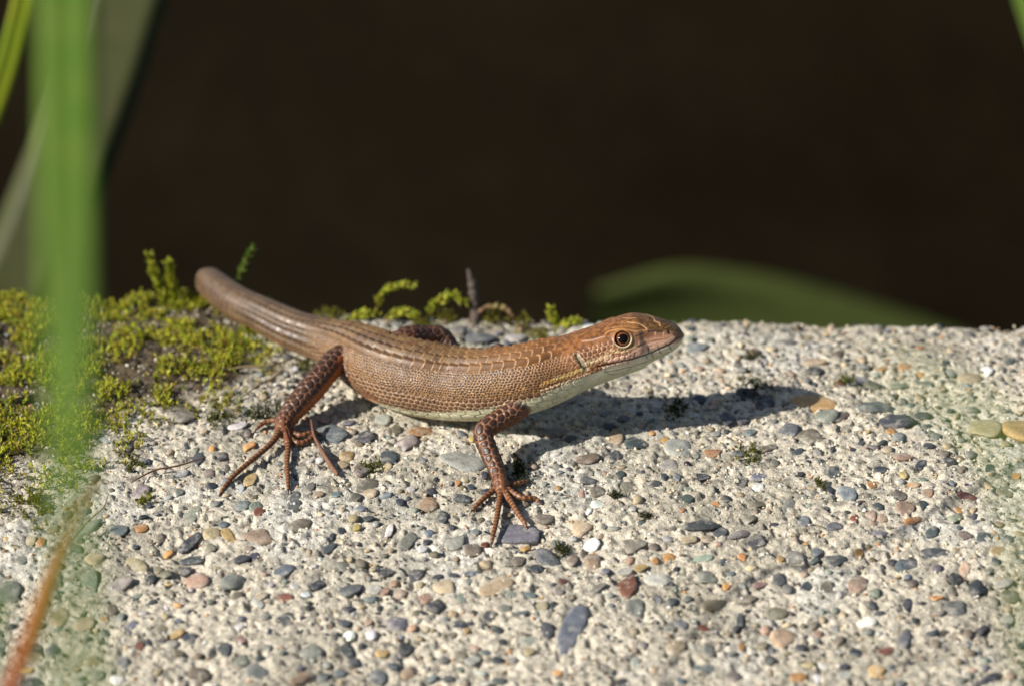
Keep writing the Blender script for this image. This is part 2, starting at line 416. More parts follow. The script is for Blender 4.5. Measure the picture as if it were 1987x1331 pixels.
# ------------------------------------------------------------------ concrete with pebbles
PAL = {'D': (76, 80, 84), 'B': (122, 127, 130), 'G': (148, 147, 137), 'L': (190, 187, 178), 'T': (190, 170, 138),
       'Y': (208, 174, 116), 'O': (198, 148, 96), 'R': (140, 88, 70), 'P': (186, 156, 132), 'W': (232, 230, 222),
       'N': (146, 152, 136), 'K': (134, 124, 108)}
PEB = """
371,996,46,26,50,N;373,1045,62,26,48,D;373,1083,52,20,10,D;360,1104,24,18,40,D;230,1027,36,22,0,B;274,1022,26,18,0,O;313,1041,18,20,0,K;443,1041,34,22,-55,Y;
411,1035,34,22,20,T;505,1037,74,32,-3,P;584,1018,48,24,28,K;572,968,68,28,78,B;503,996,20,18,0,R;408,1062,20,14,-35,K;466,1083,38,22,-10,D;493,1080,20,16,0,D;
262,1091,46,28,-25,T;324,1112,26,18,0,K;229,1132,60,26,15,G;382,1122,48,34,20,P;456,1124,58,36,20,G;548,1105,44,22,22,B;617,1132,26,22,50,D;596,1151,24,14,0,W;
574,1136,22,14,0,W;551,1157,34,12,-8,R;509,1157,28,20,0,T;498,1170,30,20,-50,L;514,1194,24,18,0,G;552,1200,44,26,25,D;460,1154,24,16,20,K;221,1183,24,20,0,K;
204,1200,12,14,0,O;257,1212,24,16,30,B;234,1200,22,16,30,G;345,1202,20,12,-45,B;313,1217,30,20,30,K;344,1225,32,18,30,Y;370,1235,28,22,-20,D;469,1236,24,22,0,P;
464,1215,16,14,0,W;435,1260,30,26,0,D;473,1281,36,20,25,G;502,1303,48,32,-10,G;382,1297,36,22,10,K;395,1311,26,20,0,K;271,1254,20,18,0,R;604,1260,44,30,20,N;
593,1312,66,20,22,P;627,1312,26,18,0,D;240,1283,26,20,0,B;226,1318,30,18,0,W;638,1062,30,18,40,D;585,1294,16,10,0,B;581,1226,16,10,0,D;524,1226,10,14,0,D;
287,1245,16,12,0,D;348,1268,22,16,0,K;700,985,22,14,0,B;713,1006,26,10,0,D;663,1029,14,14,0,D;692,1024,16,14,0,Y;756,1027,30,16,65,W;792,1047,46,24,45,N;
860,1000,22,26,0,D;832,1031,22,12,0,B;829,1050,18,10,0,D;887,1050,44,26,35,G;821,1066,20,14,0,W;916,1064,40,24,0,K;943,1053,20,14,0,R;1010,1033,86,44,-5,B;
922,1029,18,14,0,B;1080,1051,26,18,30,G;1064,1078,46,30,-35,B;1059,1004,40,24,-10,K;1019,1062,22,12,0,O;1007,1088,26,22,0,K;1042,1101,24,22,-30,D;750,1104,32,20,25,D;
806,1112,30,24,40,D;668,1096,24,20,20,G;684,1141,50,26,20,B;726,1140,26,24,40,L;766,1130,22,14,0,P;746,1146,18,14,40,P;777,1149,26,18,0,P;866,1137,48,28,-15,T;
964,1133,70,34,30,T;827,1157,30,20,30,P;853,1174,52,30,10,D;897,1162,20,20,0,N;771,1204,46,30,-15,B;667,1209,28,14,0,D;678,1180,22,14,0,D;736,1178,12,12,0,D;
716,1204,18,16,0,P;720,1229,22,16,0,W;678,1229,26,18,0,W;674,1260,28,24,-50,D;788,1257,30,30,0,D;688,1281,24,18,0,D;733,1311,34,32,0,B;659,1304,24,14,0,B;
795,1299,34,26,0,T;742,1262,26,22,0,Y;889,1212,32,16,0,D;915,1211,20,10,0,D;877,1233,22,14,0,K;906,1225,14,14,0,Y;949,1196,28,22,0,D;964,1223,30,16,-25,D;
940,1219,14,16,0,D;982,1183,24,16,0,G;1014,1194,28,14,15,B;992,1154,24,20,40,G;1030,1154,24,14,-25,B;1052,1175,26,22,0,T;1073,1177,22,14,80,D;1093,1128,18,12,0,R;
1060,1225,28,28,0,D;977,1245,22,12,0,D;1025,1244,38,14,10,G;1022,1231,28,10,0,K;1105,1223,104,46,62,B;897,1265,22,22,0,K;861,1277,28,18,0,G;919,1278,30,20,30,L;
968,1281,26,14,0,D;944,1265,24,10,0,B;988,1265,10,8,0,O;1083,1304,20,10,0,O;872,1314,30,12,0,B;969,1320,30,14,0,B;893,1298,16,14,0,G;998,1275,18,12,0,G;
1027,1265,24,14,0,T;911,1129,14,14,0,G;848,1117,22,8,0,D;880,1115,20,8,0,D;914,1112,40,10,8,B;1142,932,32,20,0,B;1176,919,12,16,0,P;1204,923,20,12,0,D;
1221,947,34,28,0,K;1160,955,32,22,0,K;1129,960,24,14,80,P;1162,979,30,20,0,W;1272,939,26,14,0,D;1288,927,16,16,0,D;1354,924,48,14,-5,D;1314,927,14,16,0,B;
1330,970,24,20,30,D;1336,949,20,12,0,N;1323,991,12,14,0,O;1442,932,30,16,80,G;1471,944,22,20,0,W;1472,923,32,18,15,B;1550,919,20,10,0,D;1409,971,20,16,0,D;
1469,979,34,16,0,K;1388,976,22,10,0,O;1531,987,34,26,80,G;1364,1017,84,28,8,D;1226,1059,58,28,0,G;1132,1023,42,30,0,T;1152,1055,30,28,40,W;1150,1089,32,28,0,P;
1110,1086,24,26,0,K;1338,1047,34,22,0,T;1374,1047,28,16,0,T;1472,1051,40,28,-10,D;1434,1039,40,18,25,G;1398,1034,26,16,15,D;1453,1010,28,20,0,K;1502,1021,22,10,0,D;
1561,1012,20,16,0,B;1296,1081,30,18,0,O;1272,1088,16,12,0,O;1246,1101,30,14,0,Y;1362,1083,40,14,0,N;1440,1083,18,14,0,O;1513,1086,18,16,0,Y;1542,1081,40,30,0,N;
1587,1072,24,18,0,B;1217,1132,46,40,80,R;1212,1107,30,14,0,L;1176,1106,18,12,0,B;1158,1140,40,14,18,G;1276,1120,50,26,-15,L;1372,1120,40,28,10,N;1514,1122,30,26,0,D;
1566,1135,20,16,-40,D;1411,1138,18,14,0,O;1472,1132,34,18,30,P;1275,1156,30,16,-35,B;1306,1167,24,12,-5,D;1230,1178,38,36,0,G;1388,1172,50,22,15,T;1453,1159,36,18,15,K;
1508,1187,40,20,0,K;1435,1204,34,16,80,D;1427,1219,18,14,0,D;1323,1208,26,20,-30,B;1299,1212,28,20,30,G;1364,1216,26,10,-10,R;1518,1237,50,34,0,P;1477,1251,26,16,0,K;
1440,1256,14,16,0,O;1375,1261,26,30,0,G;1493,1279,24,18,0,D;1366,1298,44,14,5,B;1550,1314,34,18,0,O;1424,1311,30,20,0,G;1310,1253,40,30,0,T;1233,1285,20,18,0,G;
1560,1272,16,8,0,D;1210,1324,28,20,0,D;1174,1216,14,8,0,D;1790,984,24,18,0,D;1755,990,40,28,0,P;1657,1006,18,18,0,R;1620,1024,30,22,-20,B;1690,1002,24,18,0,P;
1710,1008,24,18,0,T;1773,1010,32,18,25,O;1709,1034,34,24,0,B;1809,1035,28,24,60,D;1862,989,18,14,0,O;1560,1014,24,18,0,B;1851,1006,34,18,0,N;1910,1043,36,20,0,B;
1874,1039,26,18,-30,K;1955,1047,28,16,0,B;1619,1087,50,24,0,B;1589,1070,26,18,0,B;1669,1075,22,16,0,O;1816,1072,58,22,0,D;1754,1096,40,22,5,B;1772,1092,18,22,0,D;
1731,1088,14,12,0,D;1936,1071,30,18,20,Y;1871,1105,26,22,80,P;1854,1125,26,26,0,D;1899,1137,38,34,0,D;1946,1128,36,22,15,L;1962,1154,40,28,0,K;1860,1175,52,34,-15,B;
1817,1159,30,10,0,O;1760,1174,32,20,80,D;1606,1138,24,22,45,K;1564,1137,16,16,0,D;1663,1133,38,34,45,P;1681,1205,34,24,25,W;1759,1237,42,32,80,B;1657,1266,26,20,-40,D;
1717,1263,34,16,20,R;1768,1285,22,10,0,D;1905,1220,24,20,0,D;1707,1191,18,10,0,D;1638,1294,20,12,20,D;1552,1314,28,16,0,O;1586,1318,16,18,0,W;1703,1302,34,26,0,Y;
1642,1310,34,16,15,L;1920,1316,44,16,30,D;1590,1229,22,12,0,P;1619,1217,18,14,0,L;1954,1199,26,16,0,L;1980,1252,18,12,0,D;1880,1249,12,10,0,B;1835,1224,24,10,0,K;
1912,1295,18,12,0,B;1619,914,28,26,0,D;1642,959,40,28,0,B;1673,942,18,14,0,D;1693,939,24,20,40,O;1672,861,14,12,0,D;1656,875,14,8,0,D;1709,911,32,12,0,D;
1748,848,30,18,0,B;1802,866,20,14,0,D;1817,848,20,16,0,G;1756,886,44,18,5,P;1844,894,24,18,-30,D;1787,903,24,20,60,D;1865,912,20,14,0,K;1921,909,22,16,0,D;
1785,928,36,16,0,N;1754,920,18,20,0,Y;1850,934,18,12,0,B;1972,922,24,14,15,O;1952,950,32,24,-25,K;1746,958,28,24,0,K;1795,959,28,20,30,P;1877,963,40,18,-12,R;
1771,942,28,12,0,O;1611,953,14,16,0,D;1549,877,18,14,30,D;1577,782,92,26,-5,Y;1708,789,84,24,5,B;1741,811,76,36,-3,D;1791,804,32,12,0,D;1478,783,48,30,0,D;
1447,761,40,18,0,D;1414,811,28,30,0,D;1443,815,26,12,0,D;1357,768,28,18,0,D;1601,808,44,34,30,N;1630,808,28,26,50,K;1530,832,38,28,0,B;1575,844,56,26,0,K;
1910,828,68,42,0,T;1980,830,70,60,0,Y;1488,870,38,16,0,K;1383,880,36,16,0,O;1321,868,64,36,0,L;1435,878,30,20,0,B;1455,839,26,12,0,B;1577,718,38,14,0,D;
1668,737,42,18,0,B;1694,745,36,20,0,K;1746,749,42,12,0,N;1794,744,34,14,0,G;1881,733,46,18,0,T;1915,721,24,18,0,W;1632,744,20,10,0,R;1756,714,28,14,0,O;
1708,713,28,10,0,O;1677,711,28,12,0,G;1831,707,22,14,0,D;1846,723,22,14,0,G;1729,835,22,10,0,O;1352,675,50,18,0,B;1787,676,20,8,0,O;1580,699,50,14,0,T;
1521,661,50,14,0,G;1881,647,20,10,0,D;1959,699,20,12,0,D;1193,852,32,34,0,T;1237,857,40,32,-20,D;1142,888,50,24,0,K;1191,885,32,24,0,D;1298,901,40,20,0,G;
1389,841,18,14,0,G;1266,839,14,14,0,O;1293,852,24,12,0,O;1178,828,28,14,0,D;1212,813,22,16,0,D;1075,838,48,22,15,K;1142,823,18,16,0,K;644,840,62,44,-20,B;
677,818,26,10,0,B;713,846,38,22,0,D;743,812,30,22,0,L;769,833,20,16,0,K;788,860,46,36,0,G;820,830,56,26,0,O;751,888,40,26,0,D;677,885,32,24,30,Y;
665,902,24,16,0,T;707,910,38,30,0,K;709,941,48,22,20,K;718,957,30,18,0,T;688,964,26,16,0,K;651,958,22,12,0,B;618,960,22,16,0,P;751,906,20,14,0,T;
898,893,92,44,-5,L;896,966,40,18,-5,D;839,951,22,14,0,D;831,974,40,26,0,P;778,973,20,14,0,D;796,951,20,10,0,L;915,943,18,12,0,D;889,937,12,10,0,O;
872,938,16,12,0,G;940,923,14,14,0,D;917,851,16,18,0,Y;243,874,30,30,0,D;273,953,36,38,0,G;359,802,66,40,0,K;384,891,22,30,0,D;431,886,20,20,0,D;
481,866,30,18,0,O;486,931,26,30,0,Y;466,951,16,18,0,W;404,921,26,20,0,K;411,946,22,14,0,D;352,918,28,12,0,B;602,943,18,16,0,K;461,980,50,20,10,B;
501,980,34,18,20,N;208,856,34,14,0,L;171,1025,60,24,30,N;347,955,20,16,0,G;461,822,40,16,0,L;103,1027,26,22,0,K;83,1051,26,18,30,O;60,1051,22,18,0,T;
143,1067,34,22,0,N;183,1086,42,24,15,T;174,1129,48,32,80,N;112,1194,40,36,0,T;162,1208,44,26,0,T;66,1258,32,20,30,D;100,1259,30,26,0,B;65,1276,34,22,0,T;
52,1301,28,14,0,Y;65,1323,50,20,8,D;15,1148,50,44,0,N;27,1162,26,14,0,G;184,1279,40,20,0,T;70,1201,24,18,0,P;75,1214,22,14,0,B;3,1254,30,20,80,D;
189,1311,30,22,0,N;42,1087,26,20,0,G;935,655,60,22,0,B;1000,650,40,20,0,L;895,640,40,18,0,G;1150,640,36,22,0,W;560,640,40,16,0,L;470,668,60,22,0,L
"""
def ground_normal(x, y):
    e = 0.5
    return np.array([-(base_z(x + e, y) - base_z(x - e, y)) / (2 * e), -(base_z(x, y + e) - base_z(x, y - e)) / (2 * e), 1.0])

stones = []      # (centre, a, b, c, xaxis, yaxis, normal, colour, is_quartz, listed)
def add_stone(p, a, b, xa, colour, quartz, listed, flat=0.6):
    nrm = ground_normal(p[0], p[1]); nrm /= np.linalg.norm(nrm)
    xa = xa - nrm * (xa @ nrm); xa /= np.linalg.norm(xa)
    ya = np.cross(nrm, xa)
    stones.append([np.array(p), a, b, flat * min(a, b), xa, ya, nrm, colour, quartz, listed])

def vary(c, amt):
    c = np.array(c, float) * (1 + rng.normal(0, amt)) + rng.normal(0, 3, 3)
    return np.clip(c, 12, 250)

for row in PEB.replace("\n", "").split(";"):
    x, y, w, h, ang, code = row.split(",")
    x, y, w, h, ang = float(x), float(y), float(w), float(h), math.radians(float(ang))
    c = at(x, y)
    e1 = at(x + w / 2 * math.cos(ang), y - w / 2 * math.sin(ang)) - at(x - w / 2 * math.cos(ang), y + w / 2 * math.sin(ang))
    e2 = at(x - h / 2 * math.sin(ang), y - h / 2 * math.cos(ang)) - at(x + h / 2 * math.sin(ang), y + h / 2 * math.cos(ang))
    a = np.linalg.norm(e1) / 2 * 1.08
    xa = e1 / np.linalg.norm(e1)
    b = np.linalg.norm(np.cross(xa, e2)) / 2
    b = min(b, 1.9 * a)
    add_stone(c, a, b * 1.04, xa, vary(PAL[code], 0.07), code == 'W', True, rng.uniform(0.34, 0.54))

def scatter(n, rmin, rmax, x0, x1, y0, y1, power=2.2):
    P = np.array([s[0][:2] for s in stones]); Rr = np.array([max(s[1], s[2]) for s in stones])
    P = list(map(tuple, P)); Rr = list(Rr)
    PA = np.zeros((len(P) + n, 2)); RA = np.zeros(len(P) + n)
    PA[:len(P)] = P; RA[:len(P)] = Rr
    k = len(P)
    codes = list("DDDDDDBBBBGGGGGGGLLLLLTTTTTTTTTTTYPPPNNNNKKKKKKKKO")
    tries = 0
    while k < len(PA) and tries < n * 6:
        tries += 1
        r = rmin + (rmax - rmin) * random.random() ** power
        x = random.uniform(x0, x1)
        y = random.uniform(y0, min(y1, edge_y(x) + 0.5))
        if (np.hypot(PA[:k, 0] - x, PA[:k, 1] - y) < (RA[:k] + r) * 0.92).any():
            continue
        PA[k] = (x, y); RA[k] = r; k += 1
        th = random.uniform(0, 6.28)
        code = random.choice(codes)
        add_stone((x, y, base_z(x, y)), r, r * random.uniform(0.5, 0.95), np.array([math.cos(th), math.sin(th), 0]), vary(PAL[code], 0.12), code == 'W', False, random.uniform(0.5, 0.8))

XL, XR, YF, YB = -82.0, 82.0, -112.0, 6.0
n_list = len(stones)
scatter(170, 0.9, 2.8, XL - 60, XL, YF - 20, YB)
scatter(170, 0.9, 2.8, XR, XR + 60, YF - 20, YB)
scatter(160, 0.9, 2.8, XL, XR, YF - 30, -98)
scatter(70, 0.45, 1.3, XL, XR, -3.0, 3.6, 1.5)
scatter(5200, 0.17, 0.95, XL, XR, -104, YB, 1.8)

# --- mortar: a fine grid over the part in view, coarse beyond
STEP = 0.25
xs = np.concatenate([np.linspace(-420, XL, 60)[:-1], np.arange(XL, XR, STEP), np.linspace(XR, 420, 60)])
ds_top = np.concatenate([np.arange(0.0, 108.0, STEP), np.linspace(108.5, 150, 30)])
def moss_mask(x, y):
    """where moss and its brown crumbs cover the concrete (1 = thick)"""
    P = np.stack([x, y, base_z(x, y)], -1)
    q = project(P)
    px, py = q[..., 0], q[..., 1]
    wob = 90 * (fbm(x / 4.0, y / 4.0, None, 21) - 0.5)
    low = np.interp(px, [-900, -100, 60, 130, 200, 300, 400, 450, 520], [1010, 1010, 990, 940, 870, 810, 800, 780, 730])
    m = sstep(70, -110, py - low + wob)
    m = m * sstep(560, 410, px + 0.5 * wob)
    hole = np.exp(-((px - 45) / 80) ** 2 - ((py - 940) / 50) ** 2)
    return np.clip(m * (1 - 0.8 * hole), 0, 1)

def fine_height(x, y):
    n1 = fbm(x / 1.5, y / 1.5, None, 31, 3) - 0.5
    n2 = fbm(x / 0.55, y / 0.55, None, 41, 2) - 0.5
    big = fbm(x / 14, y / 14, None, 51, 2) - 0.5
    pit = sstep(0.40, 0.22, fbm(x / 0.9, y / 0.9, None, 61, 2))
    return 1.0 * big + 0.24 * n1 + 0.46 * n2 - 0.45 * pit

X2, D2 = np.meshgrid(xs, ds_top, indexing='ij')
rough_edge = 3.4 * (fbm(X2 / 4.0, X2 * 0 + 3, None, 71, 4) - 0.5)
Y2 = edge_y(X2) - D2 + rough_edge * np.exp(-D2 / 2.0)
Z2 = base_z(X2, Y2)
MM = moss_mask(X2, Y2)
H2 = fine_height(X2, Y2)
# lower rims around the stones
ix0 = 59
for s in stones:
    p, a, b = s[0], s[1], s[2]
    rr = max(a, b) * 1.5
    i0, i1 = np.searchsorted(xs, [p[0] - rr, p[0] + rr])
    dd = edge_y(p[0]) - p[1]
    j0, j1 = np.searchsorted(ds_top, [dd - rr - 1, dd + rr + 1])
    if i1 <= i0 or j1 <= j0:
        continue
    dx = X2[i0:i1, j0:j1] - p[0]; dy = Y2[i0:i1, j0:j1] - p[1]
    u = (dx * s[4][0] + dy * s[4][1]) / a; v = (dx * s[5][0] + dy * s[5][1]) / b
    q = np.hypot(u, v)
    H2[i0:i1, j0:j1] -= 0.20 * min(1, a) * sstep(1.45, 1.05, q)
Z2 = Z2 + H2 * np.minimum(1, (D2 + 0.8) / 1.6) + 1.5 * (fbm(X2 / 3.0, Y2 / 3.0, None, 77, 3) - 0.42) * np.exp(-D2 / 3.0) + 0.9 * MM * (0.5 + fbm(X2 / 3, Y2 / 3, None, 81, 2))
# colour of the cement paste
t1 = fbm(X2 / 9, Y2 / 9, None, 91, 3); t2 = fbm(X2 / 0.6, Y2 / 0.6, None, 95, 3)
paste = lin((217, 206, 184), 0.76)[None, None] * (0.5 + 1.0 * t2[..., None]) 
white = 0.5 * sstep(0.55, 0.70, t1)[..., None]
paste = paste * (1 - white) + lin((228, 224, 212), 0.76) * (0.8 + 0.4 * t2[..., None]) * white
stain = sstep(0.50, 0.68, fbm(X2 / 11, Y2 / 11, None, 191, 4))[..., None] * 0.42 + 0.25 * np.exp(-D2 / 7.0)[..., None]
paste = paste * (1 - stain) + lin((150, 144, 124), 0.7) * (0.5 + t2[..., None]) * stain
dark = sstep(0.38, 0.22, fbm(X2 / 0.7, Y2 / 0.7, None, 99, 2))[..., None]
paste = paste * (1 - 0.55 * dark)
brown = lin((84, 66, 38), 0.6)[None, None] * (0.5 + t2[..., None])
mw = sstep(0.25, 0.75, MM)[..., None] * 0.92
paste = paste * (1 - mw) + brown * mw
# back face and front face
def drop(col0, yoff, zs):
    out = []
    for k, z in enumerate(zs):
        out.append(np.stack([X2[:, col0], Y2[:, col0] + yoff[k] + 0.8 * (fbm(X2[:, col0] / 3, X2[:, col0] * 0 + z, None, 5) - 0.5), Z2[:, col0] * 0 + z], -1))
    return out
top = np.stack([X2, Y2, Z2], -1)
back = drop(0, [1.0, 2.2, 3.2, 3.6, 4, 4, 4, 4], [-0.8, -2.0, -4.0, -8.0, -20, -60, -140, -250])
zf = float(Z2[:, -1].mean())
front = drop(-1, [-6, -9, -10, -10, -10], [zf - 3, zf - 8, zf - 20, zf - 80, -250])
V = np.concatenate([np.stack(back[::-1], 1), top, np.stack(front, 1)], 1)
nb, nfz = len(back), len(front)
PC = np.concatenate([np.repeat(paste[:, :1], nb, 1), paste, np.repeat(paste[:, -1:], nfz, 1)], 1)
ni, nj = V.shape[:2]
idx = np.arange(ni * nj).reshape(ni, nj)
F = np.stack([idx[:-1, :-1], idx[:-1, 1:], idx[1:, 1:], idx[1:, :-1]], -1).reshape(-1, 4)
kerb = thing("concrete_kerb", "rough weathered concrete kerb full of small pebbles under the lizard", "kerb", (0, -60, -250))
KO = (0, -60, -250)
link("mortar", mesh_np("mortar", V.reshape(-1, 3), F, M["mortar"], PC.reshape(-1, 3), True, KO), kerb)

def surf(x, y):
    """true surface height without the stones"""
    i = np.clip(np.searchsorted(xs, x), 1, len(xs) - 1)
    j = np.clip(np.searchsorted(ds_top, edge_y(x) - y), 0, len(ds_top) - 1)
    return Z2[i, j]

# --- stones: the 300 largest listed ones singly, the rest joined
shapes = [stone_shape(2, 100 + k, facets=4 + k % 4, rough=0.09) for k in range(14)]
shape_mesh = []
for k, (v_, f_) in enumerate(shapes):
    shape_mesh.append(mesh_np("pebble", v_ * 1.0, f_, M["pebble"], smooth=True))
lowshapes = [stone_shape(1, 300 + k, facets=5, rough=0.12) for k in range(10)]
tinyshapes = [stone_shape(0, 500 + k, facets=2, rough=0.2) for k in range(10)]
def stone_matrix(s, sink):
    p, a, b, c, xa, ya, n = s[:7]
    o = np.array(p) + n * 0
    o[2] = surf(p[0], p[1]) * 0.5 + base_z(p[0], p[1]) * 0.5 + (0.10 - sink * c)
    return o
inview = []
for i, s in enumerate(stones):
    q = project(s[0])
    if s[9] and -30 < q[0] < 2020 and 560 < q[1] < 1350:
        inview.append((s[1] * s[2], i))
inview.sort(reverse=True)
single = set(i for _, i in inview[:298])
SV, SF, SC = [], [], []
off = 0
for i, s in enumerate(stones):
    p, a, b, c, xa, ya, n, colr, quartz = s[:9]
    o = stone_matrix(s, 0.30 if a > 1 else 0.15)
    tw = rng.uniform(-0.2, 0.2, 2)
    n2 = n + xa * tw[0] + ya * tw[1]; n2 /= np.linalg.norm(n2)
    x2 = xa - n2 * (xa @ n2); x2 /= np.linalg.norm(x2)
    y2 = np.cross(n2, x2)
    if rng.random() < 0.5:
        x2, y2 = -x2, -y2
    if i in single:
        ob = bpy.data.objects.new("pebble", shape_mesh[i % len(shape_mesh)])
        COL.objects.link(ob)
        ob.parent = kerb
        Rm = Matrix(((x2[0] * a, y2[0] * b, n2[0] * c, 0), (x2[1] * a, y2[1] * b, n2[1] * c, 0), (x2[2] * a, y2[2] * b, n2[2] * c, 0), (0, 0, 0, 1)))
        Rm.translation = Vector((o - np.array(KO)) * K)
        ob.matrix_local = Rm
        ob.color = (*lin(colr, 0.55 if not quartz else 0.8), 1.0)
        if quartz:
            ob.material_slots[0].link = 'OBJECT'
            ob.material_slots[0].material = M["quartz"]
    else:
        v_, f_ = (shapes[i % len(shapes)] if s[9] else (tinyshapes if max(a, b) < 0.3 else lowshapes)[i % 10])
        VV = o + (v_[:, :1] * a) * x2 + (v_[:, 1:2] * b) * y2 + (v_[:, 2:] * c) * n2
        SV.append(VV); SF.append(f_ + off); off += len(VV)
        SC.append(np.repeat(lin(colr, 0.56)[None], len(VV), 0))
link("small_pebbles", mesh_np("small_pebbles", np.concatenate(SV), np.concatenate(SF), M["small_stone"], np.concatenate(SC), True, KO), kerb, kind="stuff")

# --- sand grains standing in the paste
NG = 30000
gx = rng.uniform(XL, XR, NG); gy = rng.uniform(-104, 4, NG)
gd = edge_y(gx) - gy
ok = gd > -0.5
gx, gy, gd = gx[ok], gy[ok], gd[ok]
gr = 0.06 + 0.20 * rng.random(len(gx)) ** 2.4
gz = np.array(surf(gx, gy)) + gr * 0.25
v0, f0 = ICO[0]
NGk = len(gx)
ax = rng.uniform(0.6, 1.15, (NGk, 1, 3))
jit = 1 + rng.uniform(-0.28, 0.28, (NGk, 12, 1))
GV = v0[None] * jit * ax * gr[:, None, None] + np.stack([gx, gy, gz], -1)[:, None]
GF = f0[None] + (np.arange(NGk) * 12)[:, None, None]
pal = np.array([lin(c, 0.68) for c in [(228, 213, 184)] * 8 + [(206, 192, 162)] * 4 + [(238, 232, 220)] * 3 + [(84, 84, 86)] * 3 + [(146, 142, 132)] * 3 + [(208, 150, 92), (120, 104, 88)]])
gc = pal[rng.integers(0, len(pal), NGk)] * rng.uniform(0.8, 1.12, (NGk, 1))
link("sand_grains", mesh_np("sand_grains", GV.reshape(-1, 3), GF.reshape(-1, 3), M["grit"], np.repeat(gc, 12, 0), False, KO), kerb, kind="stuff")
# ------------------------------------------------------------------ lizard
def catmull(C, n):
    C = np.asarray(C, float)
    P = np.vstack([2 * C[0] - C[1], C, 2 * C[-1] - C[-2]])
    m = len(C) - 1
    t = np.linspace(0, m - 1e-9, n)
    i = np.floor(t).astype(int); f = (t - i)[:, None]
    p0, p1, p2, p3 = P[i], P[i + 1], P[i + 2], P[i + 3]
    return 0.5 * (2 * p1 + (p2 - p0) * f + (2 * p0 - 5 * p1 + 4 * p2 - p3) * f ** 2 + (3 * p1 - p0 - 3 * p2 + p3) * f ** 3)

class Chain:
    def __init__(self, ctrl, n, up=None, kind="limb", ring=24, ex=2.0, smooth=0.0):
        """ctrl rows: x,y,z,w,h,(X)"""
        D = catmull(ctrl, n * 3)
        S = np.concatenate([[0], np.cumsum(np.linalg.norm(np.diff(D[:, :3], axis=0), axis=1))])
        su = np.linspace(0, S[-1], n)
        D = np.stack([np.interp(su, S, D[:, k]) for k in range(D.shape[1])], 1)
        if smooth:
            ds = su[1]; hw = int(3 * smooth / ds)
            kern = np.exp(-0.5 * (np.arange(-hw, hw + 1) * ds / smooth) ** 2); kern /= kern.sum()
            pad = np.vstack([2 * D[:1] - D[hw:0:-1], D, 2 * D[-1:] - D[-2:-hw - 2:-1]])
            E = np.stack([np.convolve(pad[:, k], kern, 'valid') for k in range(D.shape[1])], 1)
            wk = np.clip((S[-1] - su) / 11.0, 0, 1)[:, None]      # keep the blunt snout
            wr = np.where(np.arange(D.shape[1])[None] < 3, 1.0, wk)
            D = D * (1 - wr) + E * wr
        self.P = D[:, :3]; self.w = np.maximum(D[:, 3], 0.05); self.h = np.maximum(D[:, 4], 0.05)
        self.X = D[:, 5] if D.shape[1] > 5 else np.zeros(n)
        T = np.gradient(self.P, axis=0); T /= np.linalg.norm(T, axis=1)[:, None]
        self.T = T
        if up is None:
            N = np.zeros_like(T)
            u = np.array([0, -0.5, 1.0])
            for k in range(n):
                u = u - T[k] * (u @ T[k]); u /= np.linalg.norm(u); N[k] = u
        else:
            N = np.array(up)[None] - T * (T @ np.array(up))[:, None]
            N /= np.linalg.norm(N, axis=1)[:, None]
        self.N = N; self.B = np.cross(T, N)
        self.s = np.concatenate([[0], np.cumsum(np.linalg.norm(np.diff(self.P, axis=0), axis=1))])
        self.kind = kind; self.ring = ring; self.ex = ex

    def tube(self):
        n, m = len(self.P), self.ring
        a = np.linspace(0, 2 * np.pi, m, endpoint=False)
        e = 2.0 / self.ex
        ca = np.sign(np.cos(a)) * np.abs(np.cos(a)) ** e; sa = np.sign(np.sin(a)) * np.abs(np.sin(a)) ** e
        V = self.P[:, None] + self.B[:, None] * (self.w[:, None] * sa)[..., None] + self.N[:, None] * (self.h[:, None] * ca)[..., None]
        V = V.reshape(-1, 3)
        F = []
        i = np.arange(n - 1)[:, None] * m; j = np.arange(m)[None]; j2 = (j + 1) % m
        F = np.stack([i + j, i + m + j, i + m + j2, i + j2], -1).reshape(-1, 4)
        tri = np.concatenate([F[:, [0, 1, 2]], F[:, [0, 2, 3]]])
        c0, c1 = len(V), len(V) + 1
        V = np.vstack([V, self.P[0] - self.T[0] * 0.6 * self.h[0], self.P[-1] + self.T[-1] * 0.6 * self.h[-1]])
        jj = np.arange(m); jn = (jj + 1) % m
        cap0 = np.stack([np.full(m, c0), jj, jn], -1)
        cap1 = np.stack([np.full(m, c1), (n - 1) * m + jn, (n - 1) * m + jj], -1)
        return V, np.vstack([tri, cap0, cap1])

px2mm = 1 / 15.3
SP = [  # photo x, y of the middle of the trunk, height over the concrete, half height px, width ratio
    (404, 545, -1, 29, 1.0), (421, 560, -2, 32, 1.0), (461, 589, -3, 34, 1.02), (510, 611, 4.2, 33.5, 1.04), (570, 641, 3.8, 37, 1.06),
    (623, 658, 3.9, 41, 1.08), (680, 679, 4.2, 51, 1.12), (736, 709, 4.5, 63, 1.16), (790, 730, 4.7, 68, 1.18), (840, 740.5, 4.9, 70, 1.18),
    (885, 747, 5.1, 67.5, 1.16), (930, 749, 5.9, 66, 1.14), (976, 744, 6.8, 64.5, 1.10), (1030, 735, 7.9, 63.5, 1.08), (1080, 717, 9.1, 58.5, 1.04),
    (1120, 702, 10.1, 54.5, 1.02), (1145, 692, 10.6, 54.5, 1.04), (1181, 680, 11.3, 53.5, 1.08), (1208, 670.5, 11.8, 54, 1.08), (1236, 658.5, 12.2, 54.5, 1.04),
    (1254, 656, 12.4, 47.5, 1.02), (1272, 656, 12.6, 41, 1.02), (1290, 654, 12.7, 34.5, 1.05), (1304, 651.5, 12.8, 28, 1.12), (1314, 650.5, 12.8, 22, 1.2), (1320, 651.5, 12.8, 15, 1.2)]
ctrl = []
